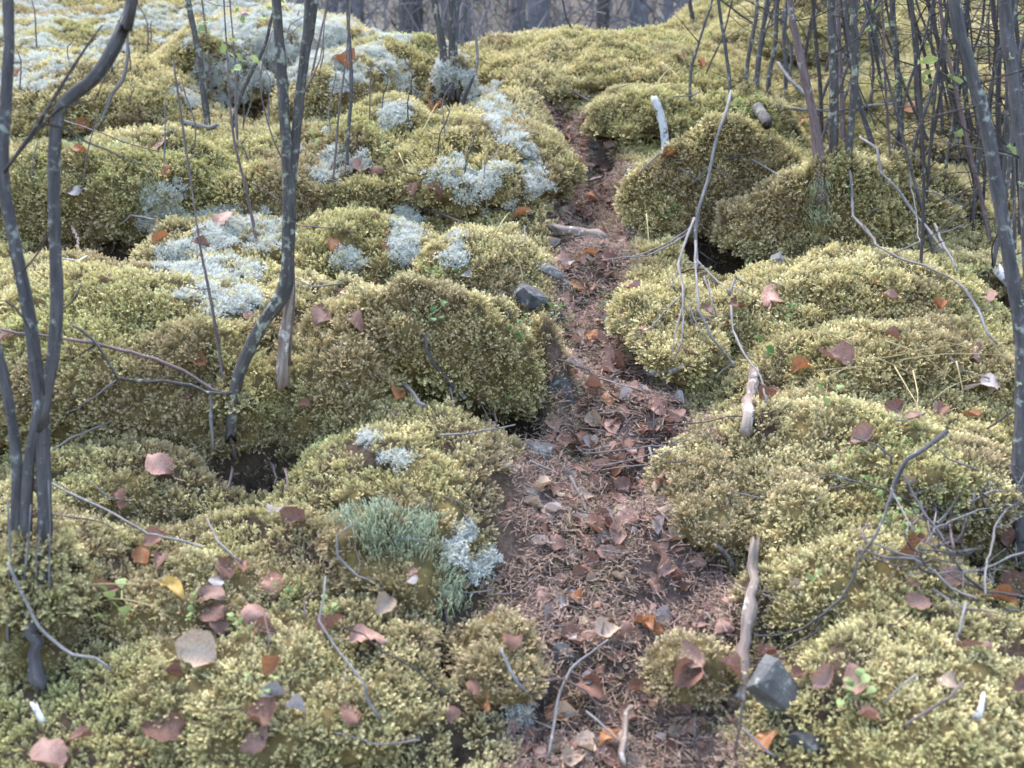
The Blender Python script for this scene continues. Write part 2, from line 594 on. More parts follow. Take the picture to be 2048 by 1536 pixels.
def crest_y(x):
    return np.interp(x, [-3.0, -1.6, -0.95, -0.55, -0.2, 0.15, 0.5, 0.85, 1.5, 3.0], [6.6, 6.0, 4.85, 4.40, 4.18, 4.36, 4.62, 5.1, 6.2, 6.8])


def ground_z(x, y):
    x, y = np.asarray(x, float), np.asarray(y, float)
    yc = crest_y(x)
    over = np.log1p(np.exp(np.clip((y - yc) / 0.12, -40, 40))) * 0.12     # soft max(0, y - yc)
    z = SLOPE * (y - over) - 0.06 * np.clip(over, 0, 9)
    z = np.where(y < 0, SLOPE * 0.25 * y, z)
    far = np.clip(y - 13.0, 0, None)
    z = z + 0.34 * far * sstep(0, 4, far) + 0.45 * fbm(x * 0.25, y * 0.25, 0, 5, 2) * sstep(7, 14, y)
    lat = np.abs(x) - 4.5
    z = z + 0.10 * np.clip(lat, 0, 30) * fbm(x * 0.1, y * 0.1, 2.0, 8, 2)
    near = 1 - sstep(7, 11, y)
    z = z + near * (0.06 * fbm(x * 1.5, y * 1.5, 0, 1, 2) + 0.055 * fbm(x * 4.5, y * 4.5, 0, 2, 3))
    t = path_t(x, y)
    z = z - near * 0.05 * (1 - sstep(0.45, 1.25, t))
    z = z + near * (1 - sstep(0.6, 1.1, t)) * (0.032 * fbm(x * 8, y * 8, 1.0, 3, 3) + 0.02 * np.sin(y * 11 + 2.5 * fbm(x * 3, y * 3, 0, 4, 2)))
    sw = np.zeros(np.shape(x))
    for c, r in HSOL:                                   # the slope swells behind and beside each mound
        lx, ly = (x - c[0]) / r[0], (y - c[1]) / (r[1] * math.cos(TILT))
        q = np.sqrt(lx * lx + ly * ly)
        sw = np.maximum(sw, 0.9 * r[2] * (1 - sstep(0.7, 1.55, q)) * sstep(-0.75, 0.1, ly))
    z = z + sw * sstep(0.7, 1.2, t)
    _, dz = pit_mask(x, y)
    return z - near * dz


def graded(a, b, lo, hi, step, g):
    mid = list(np.arange(a, b + 1e-6, step))
    s, v = step, b
    while v < hi:
        s *= g
        v += s
        mid.append(v)
    s, v = step, a
    low = []
    while v > lo:
        s *= g
        v -= s
        low.append(v)
    return np.array(low[::-1] + mid)


gx = graded(-2.9, 2.9, -45, 45, 0.0185, 1.13)
gy = graded(0.7, 5.6, -6, 70, 0.0185, 1.10)
GX, GY = np.meshgrid(gx, gy)
GZ = ground_z(GX.ravel(), GY.ravel())
gV = np.column_stack([GX.ravel(), GY.ravel(), GZ])
nx, ny = len(gx), len(gy)
ii = (np.arange(ny - 1)[:, None] * nx + np.arange(nx - 1)[None, :]).ravel()
gF = np.column_stack([ii, ii + 1, ii + nx + 1, ii + nx])
gme = np_mesh('ground', gV, gF)
gt = path_t(gV[:, 0], gV[:, 1])
attr(gme, 'path', 1 - sstep(0.7, 1.2, gt + 0.25 * fbm(gV[:, 0] * 6, gV[:, 1] * 6, 0, 9, 2)))
attr(gme, 'far', sstep(5.6, 9, gV[:, 1]))
ground = tag(link_mesh('ground', gme, M['ground']), 'steep forest slope of dark soil with a trodden path', kind='structure')
ground['category'] = 'ground'

# ------------------------------------------------------------------ moss mounds: bodies
hums = []
for k, (cx, yt, yb, hw, rz, brown, label) in enumerate(HUM):
    c, r = HSOL[k]
    s = 31 + k * 7
    f = 1 + 0.14 * fbm(HD[:, 0] * 1.8, HD[:, 1] * 1.8, HD[:, 2] * 1.8 + k, s, 3)
    L = HDs * f[:, None] * r
    L[:, 2] = np.where(L[:, 2] < 0, L[:, 2] * 0.35, L[:, 2])          # flat underside, so the rim overhangs
    V = L @ HR.T
    W = V + c
    b = 0.042 * fbm(W[:, 0] * 5, W[:, 1] * 5, W[:, 2] * 5, s + 3, 3) + 0.014 * fbm(W[:, 0] * 17, W[:, 1] * 17, W[:, 2] * 17, s + 5, 2)
    V = V + (HD @ HR.T) * np.minimum(b, 0.05)[:, None]
    me = np_mesh('moss_hummock', V, HF)
    o = link_mesh('moss_hummock', me, M['body'])
    o.location = c
    tag(o, label, 'moss mound', 'moss mounds on the slope')
    hums.append(dict(o=o, c=c, r=r, V=V + c, brown=brown, f=f))


def inside_any(P, skip=None, shrink=0.90):
    m = np.zeros(len(P), bool)
    for k, h in enumerate(hums):
        if k == skip:
            continue
        q = (np.abs(((P - h['c']) @ HR) / (h['r'] * shrink)) ** PW).sum(1)
        m |= q < 1
    return m


# one tree of all surfaces, for setting things down on them
allV, allF, off = [gV], [gF], len(gV)
for h in hums:
    allV.append(h['V'])
    allF.append(HF + off)
    off += len(h['V'])
BVH = BVHTree.FromPolygons(np.concatenate(allV).tolist(), np.concatenate(allF).tolist())
CAMV = Vector((0, 0, CAM_Z))


def hit(px, py):
    r = ray(px, py)
    loc, nor, idx, dist = BVH.ray_cast(CAMV, r.normalized(), 200)
    if loc is None:
        p, t = plane_pt(px, py)
        return p, Vector((0, -0.4, 0.9)), t
    if nor.dot(r) > 0:
        nor = -nor
    return loc, nor, (loc - CAMV).dot(Vector((0, CP, SP)))


def down(x, y, z=6.0):
    loc, nor, idx, dist = BVH.ray_cast(Vector((x, y, z)), Vector((0, 0, -1)), 50)
    if loc is None:
        return Vector((x, y, float(ground_z(x, y)))), Vector((0, 0, 1))
    return loc, (nor if nor.z > 0 else -nor)


def at_y(px, py, Y):
    r = ray(px, py)
    t = Y / r.y
    return Vector((r.x * t, Y, CAM_Z + r.z * t))


# ------------------------------------------------------------------ scattering
def frames(N):
    """euler angles that turn +Z to N with a random spin"""
    n = len(N)
    N = N / np.linalg.norm(N, axis=1, keepdims=True)
    ref = rng.normal(size=(n, 3))
    t1 = np.cross(ref, N)
    t1 /= np.linalg.norm(t1, axis=1, keepdims=True) + 1e-9
    t2 = np.cross(N, t1)
    return np.column_stack([np.arctan2(t2[:, 2], N[:, 2]), np.arcsin(np.clip(-t1[:, 2], -1, 1)), np.arctan2(t1[:, 1], t1[:, 0])])


def source(name, V, F, tip, m):
    me = np_mesh(name, V, F, smooth=False)
    attr(me, 'tip', tip)
    me.materials.append(m)
    return bpy.data.objects.new(name, me)


def inst_group(name, sources):
    g = bpy.data.node_groups.new(name, 'GeometryNodeTree')
    g.interface.new_socket('Geometry', in_out='INPUT', socket_type='NodeSocketGeometry')
    g.interface.new_socket('Geometry', in_out='OUTPUT', socket_type='NodeSocketGeometry')
    ns, ls = g.nodes, g.links
    gi, go = ns.new('NodeGroupInput'), ns.new('NodeGroupOutput')
    iop = ns.new('GeometryNodeInstanceOnPoints')
    iop.inputs['Pick Instance'].default_value = True
    j = ns.new('GeometryNodeJoinGeometry')
    for s in sources:
        oi = ns.new('GeometryNodeObjectInfo')
        oi.inputs['Object'].default_value = s
        oi.inputs['As Instance'].default_value = False
        g2 = ns.new('GeometryNodeGeometryToInstance')
        ls.new(oi.outputs['Geometry'], g2.inputs[0])
        ls.new(g2.outputs[0], j.inputs[0])
    ls.new(gi.outputs[0], iop.inputs['Points'])
    ls.new(j.outputs[0], iop.inputs['Instance'])

    def named(nm, t):
        a = ns.new('GeometryNodeInputNamedAttribute')
        a.data_type = t
        a.inputs['Name'].default_value = nm
        return a.outputs['Attribute']
    e = ns.new('FunctionNodeEulerToRotation')
    ls.new(named('rot', 'FLOAT_VECTOR'), e.inputs[0])
    ls.new(e.outputs[0], iop.inputs['Rotation'])
    ls.new(named('scl', 'FLOAT'), iop.inputs['Scale'])
    ls.new(named('idx', 'INT'), iop.inputs['Instance Index'])
    ls.new(iop.outputs[0], go.inputs[0])
    return g


def scatter(name, P, N, S, group, nsrc, parent=None, extra=None, spin=None):
    """P world points, N axes, S scales"""
    P = np.asarray(P, float)
    base = np.array(parent.location) if parent is not None else np.zeros(3)
    me = bpy.data.meshes.new(name)
    me.vertices.add(len(P))
    me.vertices.foreach_set('co', (P - base).astype(np.float32).ravel())
    attr(me, 'rot', frames(N), 'FLOAT_VECTOR')
    attr(me, 'scl', S)
    attr(me, 'idx', rng.integers(0, nsrc, len(P)), 'INT')
    for k, v in (extra or {}).items():
        attr(me, k, v)
    o = bpy.data.objects.new(name, me)
    COL.objects.link(o)
    if parent is not None:
        o.parent = parent
    md = o.modifiers.new('scatter', 'NODES')
    md.node_group = group
    o['kind'] = 'stuff'
    return o


def moss_clump(seed, nspr=9, rad=0.024, hgt=0.031, droop=1.0, leaf=0.0108):
    r = np.random.default_rng(seed)
    V, F, T = [], [], []

    def quad(a, b, c, d, t0, t1):
        i = len(V)
        V.extend([a, b, c, d])
        T.extend([t0, (t0 + t1) / 2, t1, (t0 + t1) / 2])
        F.append((i, i + 1, i + 2, i + 3))
    for s in range(nspr):
        az = r.uniform(0, 6.28)
        rr = rad * math.sqrt(r.uniform(0, 1))
        root = np.array([rr * math.cos(az), rr * math.sin(az), -0.012])
        az2 = az + r.normal(0, 0.8)
        lean = r.uniform(0.2, 0.75) * droop
        h = hgt * r.uniform(0.75, 1.25) * (1.1 - 0.35 * rr / rad)
        d0 = np.array([math.cos(az2), math.sin(az2), 0])
        nseg = 8
        tj = r.uniform(-0.25, 0.05)
        pts = []
        for k in range(nseg + 1):
            u = k / nseg
            pts.append(root + np.array([0, 0, 1]) * (h + 0.012) * (u - 0.28 * u * u * lean * 1.5) + d0 * h * lean * u * u * 0.9)
        side = np.cross(d0, [0, 0, 1])
        for k in range(1, nseg + 1):
            u = k / nseg
            p = pts[k]
            ax = pts[k] - pts[k - 1]
            ax = ax / np.linalg.norm(ax)
            ln = leaf * (1.15 - 0.75 * u) * r.uniform(0.8, 1.2)
            for sg in (-1, 1):
                dr = side * sg * 0.85 + ax * 0.55 + r.normal(0, 0.16, 3)
                dr /= np.linalg.norm(dr)
                wv = np.cross(dr, np.cross(side, ax) + r.normal(0, 0.35, 3))
                wv = wv / (np.linalg.norm(wv) + 1e-9) * 0.0016
                t0, t1 = max(0, u * 1.1 - 0.3 + tj), min(1, max(0, u * 1.15 + tj))
                quad(p, p + dr * ln * 0.5 + wv, p + dr * ln, p + dr * ln * 0.5 - wv, t0, t1)
        p = pts[-1]
        ax = pts[-1] - pts[-2]
        ax /= np.linalg.norm(ax)
        quad(p - ax * 0.002, p + side * 0.0014, p + ax * 0.005, p - side * 0.0014, 0.9, 1)
    return np.array(V), F, T


def lichen_clump(seed, R=0.02, n=44):
    """cushion of branching grey lichen"""
    r = np.random.default_rng(seed)
    V, F, T = [], [], []

    def strip(a, b, w, t0, t1):
        d = b - a
        s = np.cross(d, r.normal(size=3))
        s = s / (np.linalg.norm(s) + 1e-9) * w
        i = len(V)
        V.extend([a - s, a + s, b + s * 0.5, b - s * 0.5])
        T.extend([t0, t0, t1, t1])
        F.append((i, i + 1, i + 2, i + 3))

    def grow(p, d, ln, lev, t):
        q = p + d * ln
        strip(p, q, 0.00062, t, min(1, t + 0.3))
        if lev:
            for _ in range(3):
                e = d + r.normal(0, 0.75, 3)
                e[2] += 0.1
                e /= np.linalg.norm(e)
                grow(q, e, ln * r.uniform(0.55, 0.8), lev - 1, min(1, t + 0.3))
    for _ in range(n):
        d = r.normal(size=3)
        d[2] = abs(d[2]) + 0.5
        d /= np.linalg.norm(d)
        p = np.array([r.normal(0, R * 0.45), r.normal(0, R * 0.45), -0.008])
        grow(p, d, R * r.uniform(0.45, 0.7), 2, 0.1)
    return np.array(V), F, T


def cup_clump(seed, n=20):
    """upright pale green lichen horns"""
    r = np.random.default_rng(seed)
    V, F, T = [], [], []
    for _ in range(n):
        p = np.array([r.normal(0, 0.012), r.normal(0, 0.012), -0.006])
        d = np.array([r.normal(0, 0.2), r.normal(0, 0.2), 1.0])
        h = r.uniform(0.016, 0.030)
        prev = None
        for k in range(4):
            c = p + d * h * k / 3 + np.array([r.normal(0, 0.001), r.normal(0, 0.001), 0])
            w = [0.0007, 0.0007, 0.0006, 0.0013][k]
            ring = []
            for a in range(3):
                V.append(c + w * np.array([math.cos(a * 2.09), math.sin(a * 2.09), 0]))
                T.append(k / 3)
                ring.append(len(V) - 1)
            if prev:
                for a in range(3):
                    F.append((prev[a], prev[(a + 1) % 3], ring[(a + 1) % 3], ring[a]))
            prev = ring
    return np.array(V), F, T


def needle_clump(seed, n=18, R=0.028):
    r = np.random.default_rng(seed)
    V, F, T = [], [], []
    for _ in range(n):
        p = np.array([r.normal(0, R * 0.6), r.normal(0, R * 0.6), r.uniform(0, 0.008)])
        a = r.uniform(0, 6.28)
        d = np.array([math.cos(a), math.sin(a), r.normal(0, 0.25)]) * r.uniform(0.004, 0.013)
        s = np.array([-math.sin(a), math.cos(a), 0]) * r.uniform(0.0004, 0.001)
        up = np.array([0, 0, 0.0012])
        i = len(V)
        V.extend([p - d - s, p - d + s, p + up, p + d + s, p + d - s])
        T.extend([0.5] * 5)
        F.extend([(i, i + 1, i + 2), (i + 1, i + 3, i + 2), (i + 3, i + 4, i + 2), (i + 4, i, i + 2)])
    return np.array(V), F, T


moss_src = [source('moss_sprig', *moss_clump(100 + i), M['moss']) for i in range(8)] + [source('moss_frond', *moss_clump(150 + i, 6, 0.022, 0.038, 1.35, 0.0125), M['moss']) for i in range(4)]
lich_src = [source('lichen_sprig', *lichen_clump(200 + i), M['lichen']) for i in range(5)]
cup_src = [source('cup_sprig', *cup_clump(300 + i), M['cup']) for i in range(4)]
need_src = [source('needle_sprig', *needle_clump(400 + i), M['needle']) for i in range(5)]
G_MOSS = inst_group('moss_scatter', moss_src)
G_LICH = inst_group('lichen_scatter', lich_src)
G_CUP = inst_group('cup_scatter', cup_src)
G_NEED = inst_group('needle_scatter', need_src)


def crumb(seed):
    r = np.random.default_rng(seed)
    n = 6
    V = [np.array([0, 0, 0.002])]
    for k in range(n):
        a = 6.283 * k / n
        q = r.uniform(0.004, 0.011)
        V.append(np.array([q * math.cos(a), q * math.sin(a) * 0.7, r.uniform(-0.002, 0.004)]))
    return np.array(V), [(0, 1 + k, 1 + (k + 1) % n) for k in range(n)], [0.5] * (n + 1)


crumb_src = [source('leaf_crumb', *crumb(500 + i), M[['leaf_pink', 'leaf_rust', 'leaf_tan', 'leaf_rust', 'leaf_pink', 'leaf_grey'][i]]) for i in range(6)]
G_CRUMB = inst_group('crumb_scatter', crumb_src)


def keep_view(P, mx=700, my=450):
    px, py, d = project(P)
    return (px > -mx) & (px < 2048 + mx) & (py > -my) & (py < 1536 + my) & (P[:, 1] * CP + (P[:, 2] - CAM_Z) * SP > 0.3)


DENS = 5400


def moss_attrs(P, N, brown):
    nb = fbm(P[:, 0] * 3.2, P[:, 1] * 3.2, P[:, 2] * 3.2, 77, 3)
    steep = sstep(0.55, -0.1, N[:, 2])
    b = np.clip(0.75 * sstep(0.25, 0.85, nb + brown) + 0.40 * steep * sstep(-0.3, 0.5, nb + brown * 1.3), 0, 0.92)
    hue = np.clip(sstep(0.15, 0.8, fbm(P[:, 0] * 1.7, P[:, 1] * 1.7, P[:, 2] * 1.7, 91, 3)), 0, 1)
    hue = np.clip(hue + 0.45 * sstep(2.0, 1.2, P[:, 1]) + rng.normal(0, 0.15, len(P)), 0, 1)
    b = np.clip(b + rng.normal(0, 0.10, len(P)), 0, 0.95)
    return b, hue


# ------------------------------------------------------------------ lichen patches (set down first, so the moss leaves room)
# kind, [(px, py, half w, half h) ...], density, label
LICH = [
    ('lichen', [(470, 45, 180, 40), (620, 95, 110, 70), (560, 30, 150, 45), (680, 55, 70, 50), (640, 150, 60, 30)], 1.25, 'large pale lichen carpet over the upper left crest'),
    ('lichen', [(790, 95, 100, 38), (850, 135, 70, 42), (760, 75, 70, 28), (880, 165, 36, 30), (950, 185, 30, 30)], 1.25, 'white lichen blanket on the crest hump by the two lichened stems'),
    ('lichen', [(450, 140, 70, 25), (395, 190, 40, 24), (535, 140, 40, 35), (470, 190, 30, 22)], 0.5, 'grey white lichen around the dark gap at the upper left'),
    ('lichen', [(60, 140, 70, 40), (200, 110, 60, 22), (90, 60, 120, 45), (250, 55, 80, 35), (60, 20, 80, 25)], 0.85, 'thin grey lichen over the far upper left corner'),
    ('lichen', [(785, 230, 36, 26)], 1.0, 'small round lichen cushion above the mid-left mound'),
    ('lichen', [(1000, 240, 34, 40), (1020, 300, 45, 50), (1060, 365, 40, 30), (980, 200, 25, 25), (1010, 360, 60, 30)], 0.9, 'white lichen cascade on the right shoulder of a mound by the upper path'),
    ('lichen', [(900, 345, 50, 25), (930, 370, 40, 20), (1000, 420, 40, 14)], 0.45, 'sparse lichen tufts on the mound front beside the lichen cascade'),
    ('lichen', [(680, 300, 55, 35), (650, 330, 30, 30), (720, 330, 30, 20)], 0.55, 'grey lichen tufts between thin stems, upper centre left'),
    ('lichen', [(325, 410, 40, 45), (310, 445, 25, 25)], 0.9, 'drooping lichen streak on the left mound above the hollow'),
    ('lichen', [(470, 450, 95, 32), (400, 480, 60, 30), (530, 470, 40, 30), (370, 510, 40, 18)], 0.9, 'broad white lichen patch on the shelf left of the twin-stemmed sapling'),
    ('lichen', [(390, 570, 50, 45), (470, 580, 55, 40), (410, 540, 90, 25), (490, 600, 30, 25), (430, 620, 30, 20)], 0.85, 'white lichen patch on top of the broad left mound'),
    ('lichen', [(815, 465, 40, 38), (800, 500, 28, 20)], 1.0, 'upright white lichen tuft left of the path, nearer the sapling'),
    ('lichen', [(915, 500, 24, 30)], 0.95, 'narrow white lichen tuft left of the path, nearer the rocks'),
    ('lichen', [(695, 520, 32, 18)], 0.9, 'small lichen tuft beside an orange leaf above the round mound'),
    ('lichen', [(740, 885, 16, 14), (790, 920, 18, 8)], 0.5, 'small lichen tuft on the low moss bank'),
    ('lichen', [(905, 1100, 16, 30), (965, 1100, 14, 34), (930, 1055, 14, 16), (945, 1135, 10, 12)], 0.45, 'grey lichen tufts beside the green lichen on the path bank'),
    ('cup', [(775, 1060, 75, 55), (830, 1090, 35, 45)], 1.3, 'pale green thread lichen patch on the low moss bank'),
    ('cup', [(895, 1185, 24, 50)], 1.2, 'narrow pale green lichen streak below the larger green patch'),
    ('cup', [(190, 290, 75, 16)], 1.0, 'pale green lichen film on the left mound top'),
    ('cup', [(300, 400, 25, 40)], 0.8, 'pale green lichen streak next to the drooping white lichen'),
    ('cup', [(1640, 400, 22, 55)], 0.9, 'pale green lichen streak on the clump-bearing mound'),
    ('lichen', [(1040, 1430, 18, 16)], 0.3, 'small white lichen tuft at the lower left path edge'),
]
lich_cells = set()
CELL = 0.02
for (kind, ells, den, label) in LICH:
    P, N = [], []
    for (cx, cy, rx, ry) in ells:
        _, _, dd = hit(cx, cy)
        area = math.pi * rx * ry * (dd / FPX) ** 2 * 1.7
        for _ in range(int(area * 3000 * den) + 4):
            a, q = random.uniform(0, 6.283), math.sqrt(random.random()) * random.uniform(0.55, 1.5)
            x, y = cx + rx * q * math.cos(a), cy + ry * q * math.sin(a)
            loc, nor, _d = hit(x, y)
            if area > 0.012 and float(vnoise(np.array(loc.x * 9.0), np.array(loc.y * 9.0), np.array(loc.z * 9.0), 55)) < -0.35:
                continue
            P.append(loc + nor * 0.004)
            N.append(nor * 0.6 + Vector((0, 0, 0.6)))
            if kind == 'lichen' or random.random() < 0.3:
              lich_cells.add((int(loc.x // CELL), int(loc.y // CELL), int(loc.z // CELL)))
    P, N = np.array(P), np.array(N)
    N = N + rng.normal(0, 0.25 if kind == 'lichen' else 0.1, N.shape)
    o = scatter('lichen_patch', P, N, rng.uniform(0.35, 1.15, len(P)), G_LICH if kind == 'lichen' else G_CUP, 5 if kind == 'lichen' else 4)
    tag(o, label, 'lichen', kind='stuff')


def lkey(a, b, c):
    return (a + 5000) * 100000000 + (b + 5000) * 10000 + (c + 5000)


lich_keys = np.unique(np.array([lkey(a + i, b + j, c + k) for (a, b, c) in lich_cells for i in (-1, 0, 1) for j in (-1, 0, 1) for k in (-1, 0, 1)], np.int64))


def clear_of_lichen(P):
    k = np.floor(P / CELL).astype(np.int64)
    return ~np.isin(lkey(k[:, 0], k[:, 1], k[:, 2]), lich_keys) | (rng.random(len(P)) < 0.3)


tot = 0
for k, h in enumerate(hums):
    V = h['V']
    A, B, C, D = V[HF[:, 0]], V[HF[:, 1]], V[HF[:, 2]], V[HF[:, 3]]
    nrm = np.cross(C - A, D - B)
    area = np.linalg.norm(nrm, axis=1) / 2
    n = int(area.sum() * DENS)
    fi = rng.choice(len(HF), n, p=area / area.sum())
    u, v = rng.random(n)[:, None], rng.random(n)[:, None]
    P = (A[fi] * (1 - u) + B[fi] * u) * (1 - v) + (D[fi] * (1 - u) + C[fi] * u) * v
    N = nrm[fi] / (np.linalg.norm(nrm[fi], axis=1, keepdims=True) + 1e-12)
    view = np.array([0, 0, CAM_Z]) - P
    view /= np.linalg.norm(view, axis=1, keepdims=True)
    ok = ((N * view).sum(1) > -0.4) & (P[:, 2] > ground_z(P[:, 0], P[:, 1]) - 0.012) & ~inside_any(P, k, 0.68) & (N[:, 2] > -0.7) & keep_view(P) & clear_of_lichen(P)
    P, N = P[ok], N[ok]
    ax = N * 0.75 + np.array([0, 0, 0.55]) + rng.normal(0, 0.22, N.shape)
    b, hue = moss_attrs(P, N, h['brown'])
    scl = rng.uniform(0.5, 0.95, len(P)) * (0.64 + 0.26 * sstep(1.4, 2.8, P[:, 1]))
    scatter('moss', P, ax, scl, G_MOSS, 12, h['o'], dict(brown=b, hue=hue, val=np.clip(rng.normal(1.0, 0.16, len(P)), 0.55, 1.4)))
    tot += len(P)

# moss carpet of the ground between the mounds
n = int(9.0 * 7.5 * DENS * 1.8)
gxp, gyp = rng.uniform(-4.5, 4.5, n), rng.uniform(0.6, 7.2, n)
keep = (np.abs(gxp) < 0.62 * gyp + 0.9)
gxp, gyp = gxp[keep], gyp[keep]
e = 0.02
gz = ground_z(gxp, gyp)
P = np.column_stack([gxp, gyp, gz])
ok = keep_view(P)
P, gxp, gyp, gz = P[ok], gxp[ok], gyp[ok], gz[ok]
N = np.column_stack([-(ground_z(gxp + e, gyp) - gz) / e, -(ground_z(gxp, gyp + e) - gz) / e, np.ones(len(P))])
N /= np.linalg.norm(N, axis=1, keepdims=True)
pt = path_t(gxp, gyp) + 0.30 * fbm(gxp * 5, gyp * 5, 0, 21, 3)
pm, _ = pit_mask(gxp, gyp)
prob = np.where(gyp < 3.4, sstep(0.85, 1.15, pt), sstep(0.6, 1.0, pt)) * (1 - sstep(0.35, 0.8, pm))
prob = np.maximum(prob, 0.50 * sstep(-0.1, 0.4, fbm(gxp * 7, gyp * 7, 3, 22, 2)) * (pm < 0.4))
prob = np.maximum(prob, 0.5 * (pm > 0.4))
prob = prob * np.minimum(1.0, 0.50 / np.maximum(N[:, 2], 0.1))       # even cover on steep faces too
ok = (rng.random(len(P)) < prob) & ~inside_any(P, None, 0.68) & clear_of_lichen(P)
P, N, ptk, pm = P[ok], N[ok], pt[ok], pm[ok]
b, hue = moss_attrs(P, N, 0.12)
b = np.clip(b + 0.75 * sstep(1.5, 0.8, ptk) + 0.9 * (pm > 0.4), 0, 0.95)
ax = N * 0.75 + np.array([0, 0, 0.5]) + rng.normal(0, 0.25, N.shape)
gm = scatter('feather_moss', P, ax, rng.uniform(0.45, 0.95, len(P)) * np.where(ptk < 1, 0.7, 1) * (0.64 + 0.26 * sstep(1.4, 2.8, P[:, 1])), G_MOSS, 12, None, dict(brown=b, hue=hue, val=np.clip(rng.normal(1.0, 0.16, len(P)), 0.55, 1.4)))
tag(gm, 'carpet of yellow green feather moss between the mounds', 'moss', kind='stuff')
tot += len(P)
print('MOSS', tot)

# needle litter of the path
n = 40000
nxp, nyp = rng.uniform(-1.0, 1.6, n), rng.uniform(0.7, 5.2, n)
P = np.column_stack([nxp, nyp, ground_z(nxp, nyp) + 0.003])
t = path_t(nxp, nyp) + 0.2 * fbm(nxp * 5, nyp * 5, 0, 23, 2)
ok = (t < 1.15) & ~inside_any(P) & (rng.random(n) < 0.85)
P = P[ok]
N = np.tile([0, -0.3, 0.95], (len(P), 1)) + rng.normal(0, 0.12, (len(P), 3))
cr = rng.random(len(P)) < 0.13
crumbs = scatter('leaf_crumbs', P[cr] + np.array([0, -0.003, 0.006]), np.tile([0, -0.35, 0.9], (int(cr.sum()), 1)) + rng.normal(0, 0.35, (int(cr.sum()), 3)), rng.uniform(0.5, 1.5, int(cr.sum())), G_CRUMB, 6)
tag(crumbs, 'crumbled bits of brown leaves strewn over the path', 'litter', kind='stuff')
nl = scatter('needle_litter', P, N, rng.uniform(0.7, 1.3, len(P)), G_NEED, 5)
tag(nl, 'reddish brown needle and moss litter trodden into the path', 'litter', kind='stuff')

#OBJECTS#
# ------------------------------------------------------------------ builders for wood, leaves and stones
def smooth_line(pts, rad, step, lin=False):
    """Catmull-Rom through points with radii"""
    pts = [Vector(p) for p in pts]
    if len(pts) == 2:
        pts = [pts[0], (pts[0] + pts[1]) / 2, pts[1]]
        rad = [rad[0], (rad[0] + rad[1]) / 2, rad[1]]
    P = [pts[0] * 2 - pts[1]] + pts + [pts[-1] * 2 - pts[-2]]
    out, ro = [], []
    for i in range(1, len(P) - 2):
        n = max(2, int((P[i + 1] - P[i]).length / step))
        for k in range(n):
            t = k / n
            a, b, c, d = P[i - 1], P[i], P[i + 1], P[i + 2]
            if lin:
                out.append(b.lerp(c, t))
                ro.append(rad[i - 1] * (1 - t) + rad[i] * t)
                continue
            out.append(0.5 * ((2 * b) + (c - a) * t + (2 * a - 5 * b + 4 * c - d) * t * t + (3 * b - a - 3 * c + d) * t ** 3))
            ro.append(rad[i - 1] * (1 - t) + rad[i] * t)
    out.append(pts[-1])
    ro.append(rad[-1])
    return out, ro


def tube_data(pts, rad, sides=7, step=0.03, wob=0.12, kink=0.0, seed=0, lin=False):
    r = random.Random(seed)
    L, R = smooth_line(pts, rad, step, lin)
    V, F, A = [], [], []
    up = Vector((0.31, 0.77, 0.55))
    prev, run, knot = None, r.uniform(0, 50), 0.0
    for i, p in enumerate(L):
        d = (L[min(i + 1, len(L) - 1)] - L[max(i - 1, 0)])
        if d.length < 1e-9:
            d = Vector((0, 0, 1))
        d.normalize()
        if prev is None:
            s = d.cross(up).normalized()
        else:
            s = (prev - d * prev.dot(d)).normalized()
        prev = s
        t = d.cross(s)
        q = p + (s * r.gauss(0, kink) + t * r.gauss(0, kink) if 0 < i < len(L) - 1 else Vector())
        if i:
            run += (p - L[i - 1]).length
        knot = 0.28 if r.random() < 0.07 else knot * 0.35
        swell = 1 + wob * r.uniform(-1, 1) + knot * min(1, wob * 6)
        end = i in (0, len(L) - 1) and R[i] > 0.005
        for a in range(sides):
            w = R[i] * swell * (1 + wob * 0.6 * r.uniform(-1, 1))
            an = 6.28318 * a / sides
            v = q + s * (w * math.cos(an)) + t * (w * math.sin(an))
            if end:
                v = v + d * (R[i] * r.uniform(-0.9, 1.6) * (1 if i else -1))
            V.append(tuple(v))
            A.append((R[i] * math.cos(an), R[i] * math.sin(an), run))
        if i:
            b, c = (i - 1) * sides, i * sides
            for a in range(sides):
                e = (a + 1) % sides
                F.append((b + a, b + e, c + e, c + a))
    n = len(V) - sides
    V += [tuple(L[0]), tuple(L[-1])]
    A += [(0, 0, 0), (0, 0, run)]
    for a in range(sides):
        e = (a + 1) % sides
        F.append((e, a, n + sides))
        F.append((n + a, n + e, n + sides + 1))
    return V, F, A


def tube(name, pts, rad, m, parent=None, origin=None, **kw):
    V, F, A = tube_data(pts, rad, **kw)
    o = Vector(pts[0])
    if parent is not None:
        o, q = Vector(parent.location), parent.parent
        while q is not None:
            o, q = o + q.location, q.parent
    me = bpy.data.meshes.new(name)
    me.from_pydata([tuple(Vector(v) - o) for v in V], [], F)
    me.polygons.foreach_set('use_smooth', np.ones(len(me.polygons), bool))
    attr(me, 'axis', np.array(A), 'FLOAT_VECTOR')
    me.materials.append(m)
    ob = bpy.data.objects.new(name, me)
    COL.objects.link(ob)
    if parent is not None:
        ob.parent = parent
    else:
        ob.location = o
    return ob


